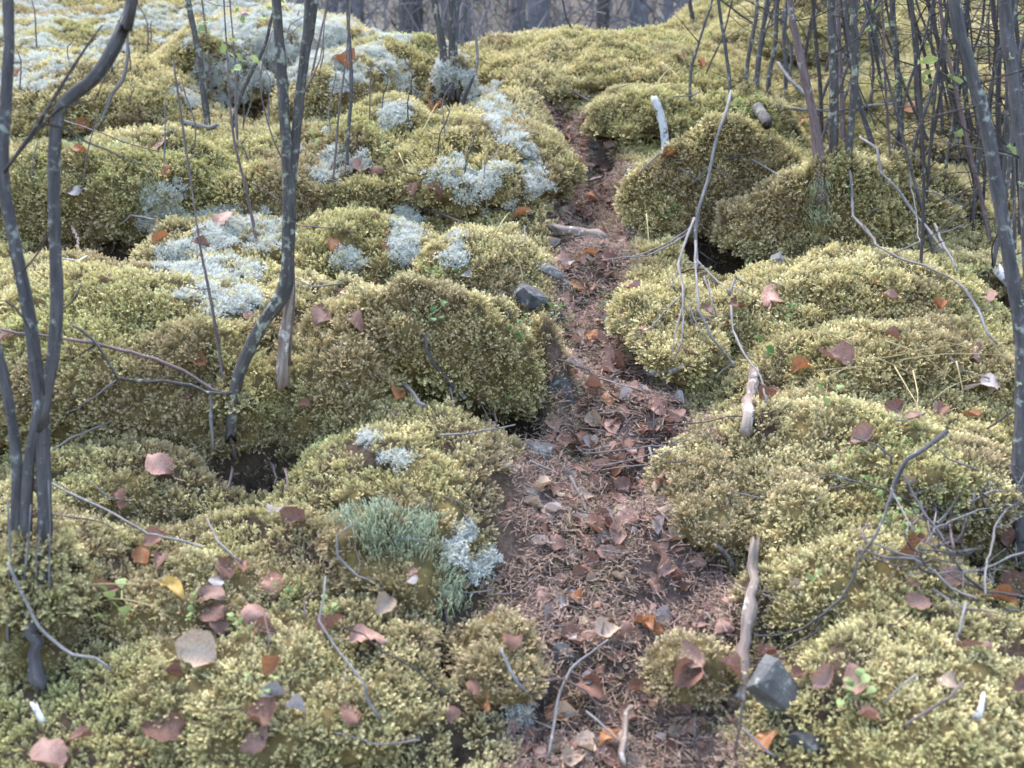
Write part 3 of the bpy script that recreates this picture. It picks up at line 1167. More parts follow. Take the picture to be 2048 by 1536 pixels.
def moss_foot(root, rad, n=40, high=0.05):
    """moss climbing the foot of a stem"""
    c = np.array(root.location)
    a = rng.uniform(0, 6.283, n)
    h = rng.random(n) ** 1.8
    q = rad * (1.0 + 1.3 * (1 - h))
    P = np.column_stack([c[0] + q * np.cos(a), c[1] + q * np.sin(a), c[2] - 0.01 + h * high])
    N = np.column_stack([np.cos(a), np.sin(a), np.full(n, 0.5)])
    scatter('moss', P, N, rng.uniform(0.4, 0.8, n), G_MOSS, 12, root, dict(brown=rng.uniform(0, 0.6, n), hue=rng.uniform(0.2, 1, n), val=rng.uniform(0.6, 1.1, n)))


def stem_pts(poly, Y, extend=0.5, root=0.05, lean=0.0):
    """photo polyline from base to tip standing in the vertical plane at distance Y"""
    pts, rad = [], []
    for (x, y, w) in poly:
        p = at_y(x, y, Y)
        pts.append(p)
    z0 = pts[0].z
    out = []
    for (x, y, w), p in zip(poly, pts):
        q = at_y(x, y, Y + lean * (p.z - z0))
        out.append(q)
        rad.append(0.385 * w / FPX * (q - CAMV).dot(Vector((0, CP, SP))))
    if root:
        d = (out[0] - out[1]).normalized()
        out.insert(0, out[0] + (d * 0.6 + Vector((0, 0, -0.8))) * root)
        rad.insert(0, rad[0] * 1.12)
    if extend:
        d = (out[-1] - out[-2]).normalized()
        d = (d + Vector((0, 0, 0.6))).normalized()
        out.append(out[-1] + d * extend)
        rad.append(rad[-1] * 0.75)
    return out, rad


def base_Y(px, py):
    loc, nor, d = hit(px, py)
    return loc.y


def lay(poly, w0, w1, lift=0.018, jag=3.4):
    """photo polyline lying on the surface below it"""
    xs = []
    for i in range(len(poly) - 1):
        (x0, y0), (x1, y1) = poly[i], poly[i + 1]
        k = max(2, int(math.hypot(x1 - x0, y1 - y0) / 14))
        for j in range(k):
            xs.append((x0 + (x1 - x0) * j / k, y0 + (y1 - y0) * j / k))
    xs.append(poly[-1])
    jr = random.Random(int(poly[0][0] * 7 + poly[0][1]))
    jx, jy = 0.0, 0.0
    for i in range(1, len(xs) - 1):
        jx, jy = 0.35 * jx + jr.gauss(0, jag), 0.35 * jy + jr.gauss(0, jag)
        xs[i] = (xs[i][0] + jx, xs[i][1] + jy)
    T = np.array([hit(x, y)[2] for x, y in xs])
    m = len(T)
    w = max(2, min(7, m // 3))
    Tp = np.pad(T, w, mode='edge')
    T1 = np.array([Tp[i:i + 2 * w + 1].min() for i in range(m)])
    Tp = np.pad(T1, w, mode='edge')
    T2 = np.array([Tp[i:i + 2 * w + 1].mean() for i in range(m)])
    T2 = T2 * 0.75 + T * 0.25
    sel = list(range(0, m, 3))
    if sel[-1] != m - 1:
        sel.append(m - 1)
    pts, rad = [], []
    for i in sel:
        u = i / max(1, m - 1)
        r = 0.5 * (w0 + (w1 - w0) * u) * T2[i] / FPX
        q = CAMV + ray(*xs[i]) * float(T2[i])
        pts.append(q + Vector((0, -0.45, 0.9)) * (lift + r))
        rad.append(r)
    return pts, rad


def twigs_on(parent, pts, rad, n, ln, m, seed, name='twig', up=0.3, frac=(0.25, 0.95)):
    """procedural side twigs along a line, each a part of its own"""
    r = random.Random(seed)
    L, R = smooth_line(pts, rad, 0.03)
    for k in range(n):
        i = int(len(L) * r.uniform(*frac))
        i = min(max(i, 1), len(L) - 2)
        d = (L[i + 1] - L[i - 1]).normalized()
        side = Vector((r.gauss(0, 1), r.gauss(0, 0.7), r.gauss(up, 0.5)))
        side = (side - d * side.dot(d) * 0.5).normalized()
        l = ln * r.uniform(0.4, 1.2)
        p = [L[i]]
        for j in range(3):
            side = (side + Vector((r.gauss(0, 0.25), r.gauss(0, 0.25), r.gauss(0.05, 0.2)))).normalized()
            p.append(p[-1] + side * l / 3)
        r0 = min(R[i] * 0.5, 0.0022)
        tube(name, p, [r0, r0 * 0.8, r0 * 0.6, r0 * 0.35], m, parent, sides=4, step=0.03, seed=seed * 31 + k)


# ---- leaves
def leaf_mesh(name, seed, fold, curl, roll, m, slim=0.8, stalk=True, jag=0.14):
    r = random.Random(seed)
    nv, nu = 10, 5
    ex, pw = r.uniform(0.62, 1.0), r.uniform(0.5, 0.85)
    skew = r.uniform(-0.12, 0.12)
    V, F, T = [], [], []
    for j in range(nv):
        v = j / (nv - 1)
        w = slim * 0.5 * (math.sin(math.pi * min(1, v ** ex)) ** pw if 0 < v < 1 else 0.02)
        for i in range(nu):
            u = (i / (nu - 1) - 0.5) * 2
            x = u * w * (1 + (jag * r.uniform(-1, 1) if abs(u) > 0.9 else 0))
            y = v - 0.5
            a = fold * abs(u) * w + roll * (u * w) ** 2
            z = a + curl * ((v - 0.5) ** 2) * 1.6 + 0.035 * r.uniform(-1, 1) + 0.11 * math.sin(5 * v + seed) * u + 0.07 * math.sin(3.1 * v + 2.3 * u + seed)
            x = x * (1 - 0.35 * abs(fold) * 0.8)
            V.append((x + skew * math.sin(3.1 * v), y, z))
            T.append(1.0 if i == nu // 2 else (0.35 if (j + abs(i - nu // 2)) % 2 else 0.0))
    for j in range(nv - 1):
        for i in range(nu - 1):
            a = j * nu + i
            F.append((a, a + 1, a + nu + 1, a + nu))
    if stalk:
        b = len(V)
        for k in range(4):
            t = k / 3
            c = Vector((0.04 * math.sin(seed + t * 2), -0.5 - 0.38 * t, curl * 0.4 + 0.05 * math.sin(seed * 2 + t * 3)))
            V.append(tuple(c + Vector((0.012, 0, 0))))
            V.append(tuple(c - Vector((0.012, 0, 0.004))))
            T += [1, 1]
            if k:
                F.append((b + 2 * k - 2, b + 2 * k - 1, b + 2 * k + 1, b + 2 * k))
    me = bpy.data.meshes.new(name)
    me.from_pydata(V, [], F)
    me.polygons.foreach_set('use_smooth', np.ones(len(me.polygons), bool))
    attr(me, 'vein', T)
    me.materials.append(m)
    return me


LEAF_SHAPES = dict(flat=[(0.10, 0.05, 0.0), (0.2, -0.10, 0.2), (-0.12, 0.12, -0.3)], folded=[(0.75, 0.15, 0.3), (0.9, -0.1, 0.0)],
                   curled=[(0.3, 0.55, 0.8), (0.35, 0.7, 0.4), (-0.3, -0.6, -0.6)], rolled=[(0.5, 0.1, 2.2), (0.7, 0.3, 2.6)])
LEAF_COL = dict(rust='leaf_rust', pink='leaf_pink', tan='leaf_tan', orange='leaf_orange', yellow='leaf_yellow', grey='leaf_grey')
leaf_cache = {}


def leaf_data(col, st, rr):
    i = rr.randrange(len(LEAF_SHAPES[st]) * 2)
    k = (col, st, i)
    if k not in leaf_cache:
        f, c, ro = LEAF_SHAPES[st][i % len(LEAF_SHAPES[st])]
        leaf_cache[k] = leaf_mesh('fallen_leaf', 7 * i + len(leaf_cache), f, c, ro, M[LEAF_COL[col]], slim=0.72 + 0.2 * (i % 3) / 2)
    return leaf_cache[k]


def put_leaf(px, py, size, col, st, label, group=None, rr=random, lift=0.026, tilt=0.35, cat='leaf', spin=None):
    loc, nor, d = hit(px, py)
    o = bpy.data.objects.new('fallen_leaf', leaf_data(col, st, rr))
    COL.objects.link(o)
    n = (nor * 0.5 + Vector((0, -0.35, 0.75)) + Vector((rr.gauss(0, tilt), rr.gauss(0, tilt), 0))).normalized()
    q = n.to_track_quat('Z', 'Y')
    o.rotation_mode = 'QUATERNION'
    from mathutils import Quaternion
    o.rotation_quaternion = q @ Quaternion((0, 0, 1), rr.uniform(0, 6.28) if spin is None else spin)
    s = min(0.085, max(0.022, size * 1.02 * d / FPX))
    o.scale = (s, s, s)
    o.location = loc + Vector((0, -0.4, 0.9)) * (lift * rr.uniform(0.55, 1.05))
    tag(o, label, cat, group)
    return o


# ---- stones
def rock(name, px, py, wpx, hpx, dpx, m, label, seed, spin=0.0, tilt=0.0, sink=0.35, cat='stone'):
    r = np.random.default_rng(seed)
    loc, nor, d = hit(px, py)
    k = 0.5 * d / FPX
    import bmesh
    bm = bmesh.new()
    pts = r.uniform(-1, 1, (26, 3))
    pts /= (np.abs(pts) ** 4).sum(1, keepdims=True) ** 0.25
    for q in pts * r.uniform(0.72, 1.0, (26, 1)):
        bm.verts.new(q * np.array([wpx * k, dpx * k, hpx * k]))
    ch = bmesh.ops.convex_hull(bm, input=bm.verts)
    bmesh.ops.delete(bm, geom=[v for v in bm.verts if not v.link_faces], context='VERTS')
    bmesh.ops.subdivide_edges(bm, edges=bm.edges, cuts=3, use_grid_fill=True)
    for v in bm.verts:
        c = np.array(v.co) / max(wpx, hpx) / k * 3
        v.co *= 1 + 0.05 * float(fbm(c[0], c[1], c[2], seed, 3))
    me = bpy.data.meshes.new(name)
    bm.to_mesh(me)
    bm.free()
    o = link_mesh(name, me, m)
    o.rotation_euler = (tilt, spin, 0.3 * seed % 1.5 - 0.6)
    o.location = loc + Vector((0, 0.02, hpx * k * (1 - 2 * sink)))
    tag(o, label, cat)
    return o


# ------------------------------------------------------------------ sapling at the left edge
Yl = base_Y(85, 1175)
b0 = hit(85, 1175)[0]
sap = empty('young_tree', b0)
tag(sap, 'many-stemmed grey sapling at the left edge, two stems running out of the top', 'tree')
left_stems = [
    ([(88, 1170, 42), (90, 1050, 42), (86, 920, 40), (84, 840, 44), (72, 740, 40), (60, 640, 38), (40, 540, 37), (18, 430, 34), (5, 345, 32), (10, 230, 32), (17, 110, 31), (16, 0, 30)], 0.02),
    ([(84, 850, 34), (96, 775, 30), (108, 700, 36), (114, 600, 36), (110, 480, 34), (108, 350, 34), (112, 260, 34), (128, 205, 36), (180, 165, 38), (218, 115, 38), (248, 50, 36), (266, -10, 34)], -0.02),
    ([(52, 1165, 36), (52, 1050, 34), (58, 930, 33), (70, 860, 32), (82, 800, 30)], 0.0),
    ([(30, 1160, 38), (34, 1050, 36), (34, 930, 32), (22, 830, 30), (4, 735, 28), (-25, 620, 26), (-40, 480, 24)], 0.03),
]
for i, (poly, ln) in enumerate(left_stems):
    p, r = stem_pts([(a, b, c * 0.88) for a, b, c in poly], Yl, extend=0.5 if i != 2 else 0, root=0.06 if i != 1 else 0, lean=ln)
    o = tube('stem', p, r, M['bark'], sap, sides=12, wob=0.05, seed=i)
    if i == 1:
        o['label'] = 'stem bent sharply to the right near the top'
for i, poly in enumerate([[(8, 345, 9), (40, 300, 10), (78, 245, 10), (130, 160, 8), (175, 90, 6), (205, 50, 4)],
                          [(78, 248, 7), (125, 255, 6), (175, 285, 6), (215, 300, 5), (265, 325, 4), (330, 335, 3)],
                          [(18, 330, 5), (120, 215, 5), (190, 200, 4), (222, 110, 3)],
                          [(10, 600, 6), (50, 640, 6), (80, 720, 6), (88, 790, 6)],
                          [(45, 545, 4), (80, 500, 5), (110, 440, 4)]]):
    p, r = stem_pts(poly, Yl - 0.02, extend=0, root=0)
    tube('branch', p, r, M['bark_d'], sap, sides=6, wob=0.08, seed=40 + i)
p, r = lay([(40, 1150), (58, 1220), (75, 1290), (88, 1390)], 34, 26, 0.005)
tube('root', p, r, M['bark'], sap, sides=10, wob=0.18, kink=0.003, seed=50)
p, r = lay([(36, 1170), (62, 1210), (100, 1310), (150, 1345), (240, 1385)], 8, 5, 0.05)
tube('root', p, r, M['dead'], sap, sides=6, wob=0.1, seed=51)
for i, poly in enumerate([[(45, 1190, 7), (55, 1100, 6), (62, 1010, 4)], [(15, 1230, 8), (20, 1120, 7), (15, 1000, 5)], [(75, 1200, 5), (72, 1120, 4), (80, 1060, 3)], [(98, 1150, 4), (100, 1050, 3), (97, 960, 3)]]):
    p, r = stem_pts(poly, Yl - 0.06, extend=0, root=0.03)
    tube('dead_shoot', p, r, M['dead'], sap, sides=5, seed=60 + i)

moss_foot(sap, 0.035, 220, 0.10)

# ------------------------------------------------------------------ sapling with two stems, left of centre
b1 = hit(468, 800)[0]
sap2 = empty('young_tree', b1)
tag(sap2, 'twin-stemmed lichened sapling with a crooked foot on the broad mound', 'tree')
Ym = b1.y
p, r = stem_pts([(466, 805, 26), (478, 750, 30), (500, 695, 33), (530, 640, 34), (565, 590, 36), (575, 540, 34), (577, 470, 34), (578, 400, 32), (574, 320, 28), (567, 200, 27), (560, 100, 26), (553, 0, 26)], Ym - 0.03, 0.5, 0.05, 0.06)
tube('stem', p, r, M['bark_l'], sap2, sides=12, wob=0.07, seed=70)
p2, r2 = stem_pts([(580, 470, 26), (582, 390, 26), (590, 290, 25), (600, 190, 26), (612, 90, 27), (624, -5, 30)], Ym + 0.0, 0.5, 0, 0.06)
tube('stem', p2, r2, M['bark_l'], sap2, sides=12, wob=0.08, seed=71)
p3, r3 = stem_pts([(566, 700, 30), (572, 640, 24), (580, 580, 20), (583, 520, 16)], Ym + 0.01, 0, 0.05, 0.0)
tube('root', p3, r3, M['rot'], sap2, sides=9, wob=0.15, seed=72)
p4, r4 = stem_pts([(580, 690, 8), (588, 600, 7), (586, 500, 6), (590, 430, 5)], Ym + 0.03, 0, 0.03, 0.1)
tube('dead_shoot', p4, r4, M['twig'], sap2, sides=5, seed=73)
for i, (poly, dy) in enumerate([([(565, 320, 5), (540, 260, 4), (520, 160, 4), (545, 60, 3)], 0.05), ([(600, 200, 5), (640, 120, 4), (650, 30, 3)], 0.1), ([(575, 415, 5), (530, 380, 4), (500, 365, 3)], 0.0)]):
    p, r = stem_pts(poly, Ym + dy, 0, 0, 0.12)
    tube('twig', p, r, M['twig'], sap2, sides=5, seed=74 + i)

moss_foot(sap2, 0.016, 50, 0.05)

# ------------------------------------------------------------------ thin upright shoots and stems, left half
SHOOTS = [
    ([(416, 255, 16), (408, 190, 17), (400, 120, 16), (388, 60, 15), (376, 0, 14)], 'bark_l', 0.1, 'slim dark stem rising from the upper left moss, left of the sapling'),
    ([(462, 850, 12), (452, 800, 9), (438, 700, 8), (425, 620, 8), (410, 540, 7), (400, 490, 6)], 'twig', 0.0, 'thin upright shoot with a leaf on its tip on the broad mound'),
    ([(516, 500, 8), (505, 440, 8), (488, 360, 7), (472, 300, 7), (462, 230, 6), (455, 120, 5), (450, 40, 4)], 'twig', 0.05, 'long thin reddish shoot bending left of the twin-stemmed sapling'),
    ([(463, 265, 12), (478, 200, 12), (505, 140, 11), (530, 90, 10), (545, 30, 8), (560, -10, 7)], 'bark_l', 0.0, 'slanting lichened stem leaning right, behind the twin-stemmed sapling'),
    ([(693, 350, 9), (697, 260, 9), (703, 180, 9), (700, 100, 8), (694, 0, 8)], 'bark', 0.05, 'thin straight grey shoot left of the lichen hump'),
    ([(664, 380, 6), (672, 300, 6), (678, 220, 5), (690, 130, 5), (700, 20, 4)], 'twig', 0.05, 'very thin shoot just left of the straight grey shoot'),
    ([(425, 200, 6), (420, 140, 6), (412, 60, 5), (404, 0, 5)], 'twig', 0.05, 'thin shoot close beside the slim dark stem'),
    ([(476, 300, 6), (472, 220, 6), (470, 120, 5), (462, 30, 4)], 'twig', 0.0, 'thin red-brown shoot in front of the dark gap'),
    ([(620, 170, 6), (632, 110, 6), (645, 50, 5), (655, 0, 5)], 'twig', 0.0, 'thin shoot leaning right, right of the twin stems'),
    ([(185, 268, 10), (205, 235, 12), (222, 190, 11), (245, 160, 10), (254, 120, 8), (255, 80, 6)], 'dead', -0.1, 'pale crooked stick propped on the rounded upper left mound'),
    ([(1045, 66, 9), (1055, 40, 9), (1068, 10, 8), (1078, -15, 7)], 'bark_d', 0.0, 'dark leaning stick on the crest above the path'),
    ([(936, 190, 12), (950, 150, 10), (955, 110, 8), (950, 60, 6), (945, 20, 5)], 'dead', 0.0, 'forked pale shoot on the right of the brown root mound'),
    ([(1388, 50, 12), (1382, 20, 11), (1378, -10, 10)], 'bark_d', 0.0, 'short dark stem at the top of the right slope'),
    ([(1145, 62, 7), (1135, 40, 6), (1128, 15, 5)], 'bark_d', 0.0, 'tiny dark shoot leaning left on the crest'),
]
for i, (poly, m, ln, label) in enumerate(SHOOTS):
    Y = base_Y(poly[0][0], poly[0][1])
    p, r = stem_pts(poly, Y, 0.35, 0.05, ln)
    root = empty('sapling_shoot', hit(poly[0][0], poly[0][1])[0])
    tag(root, label, 'shoot')
    so = tube('stem', p, r, M[m], root, sides=7, wob=0.09, seed=90 + i)
    twigs_on(so, p, r, 3, 0.12, M['twig'], 190 + i)
    if i in (2, 3, 6, 7):           # a few leaves still hanging on
        rr = random.Random(i)
        for k in range(4):
            q = p[-2 - (k % 2)].lerp(p[-3], rr.random()) + Vector((rr.gauss(0, 0.03), rr.gauss(0, 0.02), rr.gauss(0, 0.03)))
            me = leaf_mesh('leaf', 500 + i * 10 + k, 0.2, 0.2, 0.2, M['pale_green'], 0.55)
            lo = link_mesh('leaf', me, None, None)
            lo.parent = root
            lo.location = q - root.location
            lo.scale = (0.035,) * 3
            lo.rotation_euler = (rr.uniform(-1, 1), rr.uniform(-1, 1), rr.uniform(0, 6))

# pair of lichened stems on the root mound at the crest
st = empty('young_tree', hit(905, 150)[0])
tag(st, 'pair of lichen-crusted stems on the brown root mound at the crest', 'tree')
Yc = st.location.y
for i, poly in enumerate([[(890, 145, 24), (884, 90, 20), (876, 40, 18), (868, -5, 18)], [(903, 148, 18), (903, 90, 16), (900, 40, 15), (902, -5, 14)], [(915, 150, 10), (912, 100, 8), (914, 40, 7), (910, -5, 6)]]):
    p, r = stem_pts(poly, Yc, 0.6, 0.06, 0.05)
    so = tube('stem', p, r, M['bark_l'], st, sides=9, wob=0.12, seed=120 + i)
    twigs_on(so, p, r, 4, 0.25, M['twig'], 320 + i)
p, r = stem_pts([(925, 215, 14), (930, 190, 12), (940, 170, 10), (948, 150, 6)], Yc - 0.12, 0, 0.03)
tube('root', p, r, M['bark_d'], st, sides=7, wob=0.15, seed=124)

# ------------------------------------------------------------------ thicket on the right
THICK = [
    ([(1640, 338, 30), (1630, 250, 26), (1610, 155, 21), (1592, 70, 18), (1579, -5, 17)], 'bark_r', 0.05, 'reddish leaning stem at the front left of the thicket'),
    ([(1666, 325, 24), (1668, 210, 24), (1667, 105, 23), (1662, -5, 22)], 'bark_l', 0.05, 'upright lichen-crusted stem right of the reddish leaning stem'),
    ([(1686, 300, 13), (1684, 200, 13), (1679, 100, 12), (1676, -5, 11)], 'bark_r', 0.12, 'thin brown stem between two lichen-crusted stems'),
    ([(1695, 330, 19), (1706, 210, 19), (1711, 105, 19), (1706, -5, 18)], 'bark_l', 0.03, 'second lichen-crusted stem of the clump, bowed to the right'),
    ([(1752, 322, 14), (1735, 258, 13), (1718, 205, 12), (1705, 120, 11), (1690, -5, 10)], 'bark', 0.1, 'slim stem leaning left across the second lichen-crusted stem'),
    ([(1799, 322, 17), (1801, 258, 17), (1797, 172, 16), (1790, 80, 15), (1784, -5, 14)], 'bark_l', 0.05, 'grey-green stem standing alone in the middle of the thicket'),
    ([(1782, 332, 7), (1779, 290, 7), (1771, 170, 6), (1767, 50, 6), (1764, -5, 5)], 'bark_r', 0.0, 'hair-thin shoot left of the grey-green middle stem'),
    ([(1823, 338, 10), (1833, 275, 10), (1874, 148, 9), (1890, 60, 8), (1900, -5, 7)], 'bark', 0.05, 'slim stem leaning right behind the middle of the thicket'),
    ([(1854, 358, 9), (1862, 290, 9), (1881, 188, 8), (1890, 90, 8)], 'bark_d', 0.05, 'dark slim stem leaning right beside the big smooth trunk'),
    ([(1983, 500, 12), (1962, 395, 11), (1937, 292, 11), (1914, 188, 10), (1891, 85, 9), (1880, -5, 8)], 'bark_r', 0.0, 'thin red-brown stem leaning left, parallel to the big smooth trunk'),
    ([(1947, 290, 15), (1932, 200, 14), (1930, 100, 13), (1937, -5, 12)], 'bark_d', 0.05, 'dark stem partly hidden behind the big smooth trunk'),
    ([(2016, 430, 15), (2000, 310, 15), (1996, 200, 14), (1998, 100, 13), (1985, -5, 12)], 'bark_d', 0.05, 'dark stem between the two big smooth trunks'),
    ([(1490, 188, 12), (1496, 120, 12), (1511, 40, 11), (1515, -5, 10)], 'bark_l', 0.05, 'lichened stem third from the left of the thicket edge'),
    ([(1512, 192, 15), (1518, 110, 14), (1532, 20, 13), (1535, -5, 12)], 'bark', 0.03, 'grey stem leaning slightly right, near the left edge of the thicket'),
    ([(1535, 205, 13), (1538, 155, 13), (1550, 85, 12), (1555, -5, 11)], 'bark_l', 0.05, 'lichened stem just left of the reddish leaning stem'),
    ([(1380, 222, 8), (1382, 140, 8), (1398, 85, 7), (1418, 20, 6), (1425, -5, 6)], 'bark', 0.03, 'thin leaning shoot farthest left of the thicket'),
    ([(1403, 190, 5), (1415, 140, 5), (1438, 90, 4), (1455, 40, 4)], 'bark_d', 0.0, 'wiry dark shoot leaning right at the left end of the thicket'),
    ([(1570, 205, 11), (1572, 150, 11), (1568, 70, 10), (1575, -5, 9)], 'bark', 0.05, 'narrow stem hidden behind the reddish leaning stem'),
    ([(1600, 190, 9), (1612, 100, 9), (1625, 30, 8), (1632, -5, 8)], 'bark_d', 0.05, 'dark narrow stem between the reddish and lichen-crusted stems'),
]
for i, (poly, m, ln, label) in enumerate(THICK):
    Y = base_Y(poly[0][0], poly[0][1])
    p, r = stem_pts(poly, Y, 0.5, 0.06, ln)
    root = empty('thicket_stem', hit(poly[0][0], poly[0][1])[0])
    tag(root, label, 'sapling', 'stems of the thicket on the right')
    so = tube('stem', p, r, M[m], root, sides=9, wob=0.10, seed=400 + i)
    moss_foot(root, r[1], 30, 0.04)
    twigs_on(so, p, r, 4, 0.28, M['bark_d'], 440 + i)

BIG = [
    ([(2046, 1150, 40), (2036, 1000, 36), (2036, 930, 36), (2043, 800, 36), (2040, 660, 38), (2018, 515, 40), (1995, 380, 38), (1974, 258, 37), (1950, 170, 37), (1926, 85, 38), (1908, -5, 38)], 2040, 1150, 0.10, 'big smooth grey trunk curving up the right edge of the picture'),
    ([(2075, 900, 42), (2062, 600, 40), (2050, 320, 40), (2036, 230, 39), (2024, 120, 38), (2008, -5, 38)], 2046, 900, 0.10, 'second smooth grey trunk in the upper right corner'),
]
for i, (poly, bx, by, ln, label) in enumerate(BIG):
    Y = base_Y(bx, by)
    p, r = stem_pts([(a, b, c * 0.86) for a, b, c in poly], Y, 0.6, 0.08, ln)
    root = empty('young_tree', hit(bx, by)[0])
    tag(root, label, 'tree')
    tube('trunk', p, r, M['bark'], root, sides=14, wob=0.06, seed=470 + i)
    moss_foot(root, r[1], 60)
    twigs_on(root, p, r, 5, 0.3, M['bark_d'], 480 + i, 'branch', frac=(0.35, 0.9))
    rr = random.Random(3 + i)
    for k in range(5):                                    # crust lichen tufts on the bark
        a = p[2 + k % (len(p) - 4)]
        q = a + Vector((rr.uniform(-0.008, 0.012), -r[3] * 0.9, rr.uniform(-0.05, 0.05)))
        V, F, T = lichen_clump(600 + k + 10 * i, 0.006, 8)
        me = np_mesh('bark_lichen', V, F, False)
        attr(me, 'tip', T)
        lo = link_mesh('bark_lichen', me, M['cup'])
        lo.parent = root
        lo.location = q - root.location
        lo.rotation_euler = (1.3, 0, rr.uniform(0, 6))

# fill of the thicket: thin stems nothing tells apart
rr = random.Random(77)
for i in range(78):
    bx, by = rr.uniform(1480, 2120), rr.uniform(70, 330)
    if bx < 1620:
        by = rr.uniform(30, 190)
    if i >= 50:
        bx, by = rr.uniform(1840, 2130), rr.uniform(250, 560)
    w = rr.uniform(4.5, 11) * (0.7 + by / 900)
    tx = bx + rr.gauss(0, 55)
    poly = [(bx, by, w), (bx + (tx - bx) * 0.3 + rr.gauss(0, 6), by * 0.62, w * 0.95), (bx + (tx - bx) * 0.65 + rr.gauss(0, 6), by * 0.25, w * 0.85), (tx, -25, w * 0.8)]
    Y = base_Y(bx, by)
    p, r = stem_pts(poly, Y, 0.4, 0.06, rr.uniform(-0.1, 0.15))
    root = empty('thicket_stem', hit(bx, by)[0])
    bk = rr.choice(['bark', 'bark_d', 'bark_l', 'bark_d'])
    look = {'bark': 'grey', 'bark_d': 'dark', 'bark_l': 'lichened'}[bk]
    pose = 'leaning left' if tx < bx - 40 else ('leaning right' if tx > bx + 40 else 'upright')
    wide = 'hair-thin' if w < 7.5 else ('thin' if w < 11 else 'stouter')
    zone = 'at the left end of the thicket' if bx < 1620 else ('in the middle of the thicket' if bx < 1830 else ('behind the big smooth trunk' if by < 330 else 'low down beside the big smooth trunk'))
    tag(root, '%s %s stem %s %s' % (wide, look, pose, zone), 'sapling', 'thin background stems of the right thicket')
    so = tube('stem', p, r, M[bk], root, sides=6, wob=0.12, seed=800 + i)
    twigs_on(so, p, r, 9 if i >= 50 else 7, 0.3, M['bark_d'], 900 + i, frac=(0.08, 0.9))
    for k in range(1 if bx > 1680 else 0):
        q = p[2].lerp(p[3], rr.random()) + Vector((rr.gauss(0, 0.07), rr.gauss(0, 0.05), rr.gauss(0, 0.05)))
        key = ('thick', k)
        if key not in leaf_cache:
            leaf_cache[key] = leaf_mesh('leaf', 700 + k, 0.25, 0.2, 0.2, M['pale_green'], 0.55)
        lo = link_mesh('leaf', leaf_cache[key], None)
        lo.parent = root
        lo.location = q - root.location
        lo.scale = (rr.uniform(0.025, 0.05),) * 3
        lo.rotation_euler = (rr.uniform(-1, 1), rr.uniform(-1, 1), rr.uniform(0, 6))

# ------------------------------------------------------------------ branches and sticks lying on the moss
db = empty('dead_branch', hit(1392, 470)[0])
tag(db, 'bare grey dead branch with a fan of twigs hanging over the mound', 'branch')
p, r = lay([(1459, 205), (1455, 235), (1437, 280), (1424, 330), (1412, 385), (1398, 430), (1390, 470), (1388, 520), (1390, 560)], 6.5, 7.5, 0.03, jag=0.9)
tube('main_limb', p, r, M['dead'], db, sides=8, wob=0.08, seed=1000)
p, r = stem_pts([(1459, 210, 9), (1460, 170, 9), (1450, 90, 9), (1437, 0, 8)], hit(1459, 205)[0].y, 0.3, 0.02)
tube('upper_limb', p, r, M['bark'], db, sides=7, wob=0.08, seed=1001)
for i, (poly, a, b) in enumerate([
        ([(1386, 460), (1372, 495), (1358, 540), (1352, 570), (1362, 610), (1366, 650), (1360, 710), (1345, 745)], 9, 4),
        ([(1388, 510), (1386, 570), (1392, 630), (1402, 670), (1420, 705), (1445, 735), (1465, 760)], 8, 6),
        ([(1390, 550), (1410, 580), (1440, 600), (1455, 615)], 6, 4),
        ([(1455, 615), (1460, 590), (1473, 580)], 9, 7),
        ([(1458, 640), (1460, 690), (1472, 730), (1500, 755), (1525, 795), (1528, 835)], 8, 5),
        ([(1358, 560), (1345, 590), (1338, 605)], 4, 3),
        ([(1365, 610), (1330, 645), (1295, 680), (1255, 695)], 5, 3),
        ([(1362, 640), (1350, 690), (1340, 740)], 5, 3),
        ([(1370, 630), (1385, 670), (1395, 690)], 4, 3),
        ([(1380, 475), (1350, 500), (1300, 520), (1240, 540)], 5, 3),
        ([(1375, 490), (1330, 515), (1290, 535), (1200, 545)], 5, 3),
        ([(1398, 465), (1405, 490), (1424, 512)], 5, 3), ([(1424, 512), (1395, 506)], 4, 3),
        ([(1395, 525), (1415, 545), (1445, 548)], 4, 2),
        ([(1412, 590), (1420, 630), (1428, 660)], 4, 3), ([(1405, 575), (1420, 620), (1433, 635)], 4, 2),
        ([(1412, 365), (1400, 380), (1380, 395)], 6, 5), ([(1422, 360), (1440, 380), (1453, 396)], 5, 4),
        ([(1388, 465), (1365, 470)], 4, 2)]):
    p, r = lay(poly, a, b, 0.03 + 0.006 * (i % 3), jag=1.6)
    so = tube('side_twig', p, [q * 0.72 for q in r], M['dead'], db, sides=5, wob=0.15, lin=True, kink=0.0006, seed=1010 + i)
    twigs_on(so, p, r, 3, 0.06, M['dead'], 1060 + i, up=-0.6)

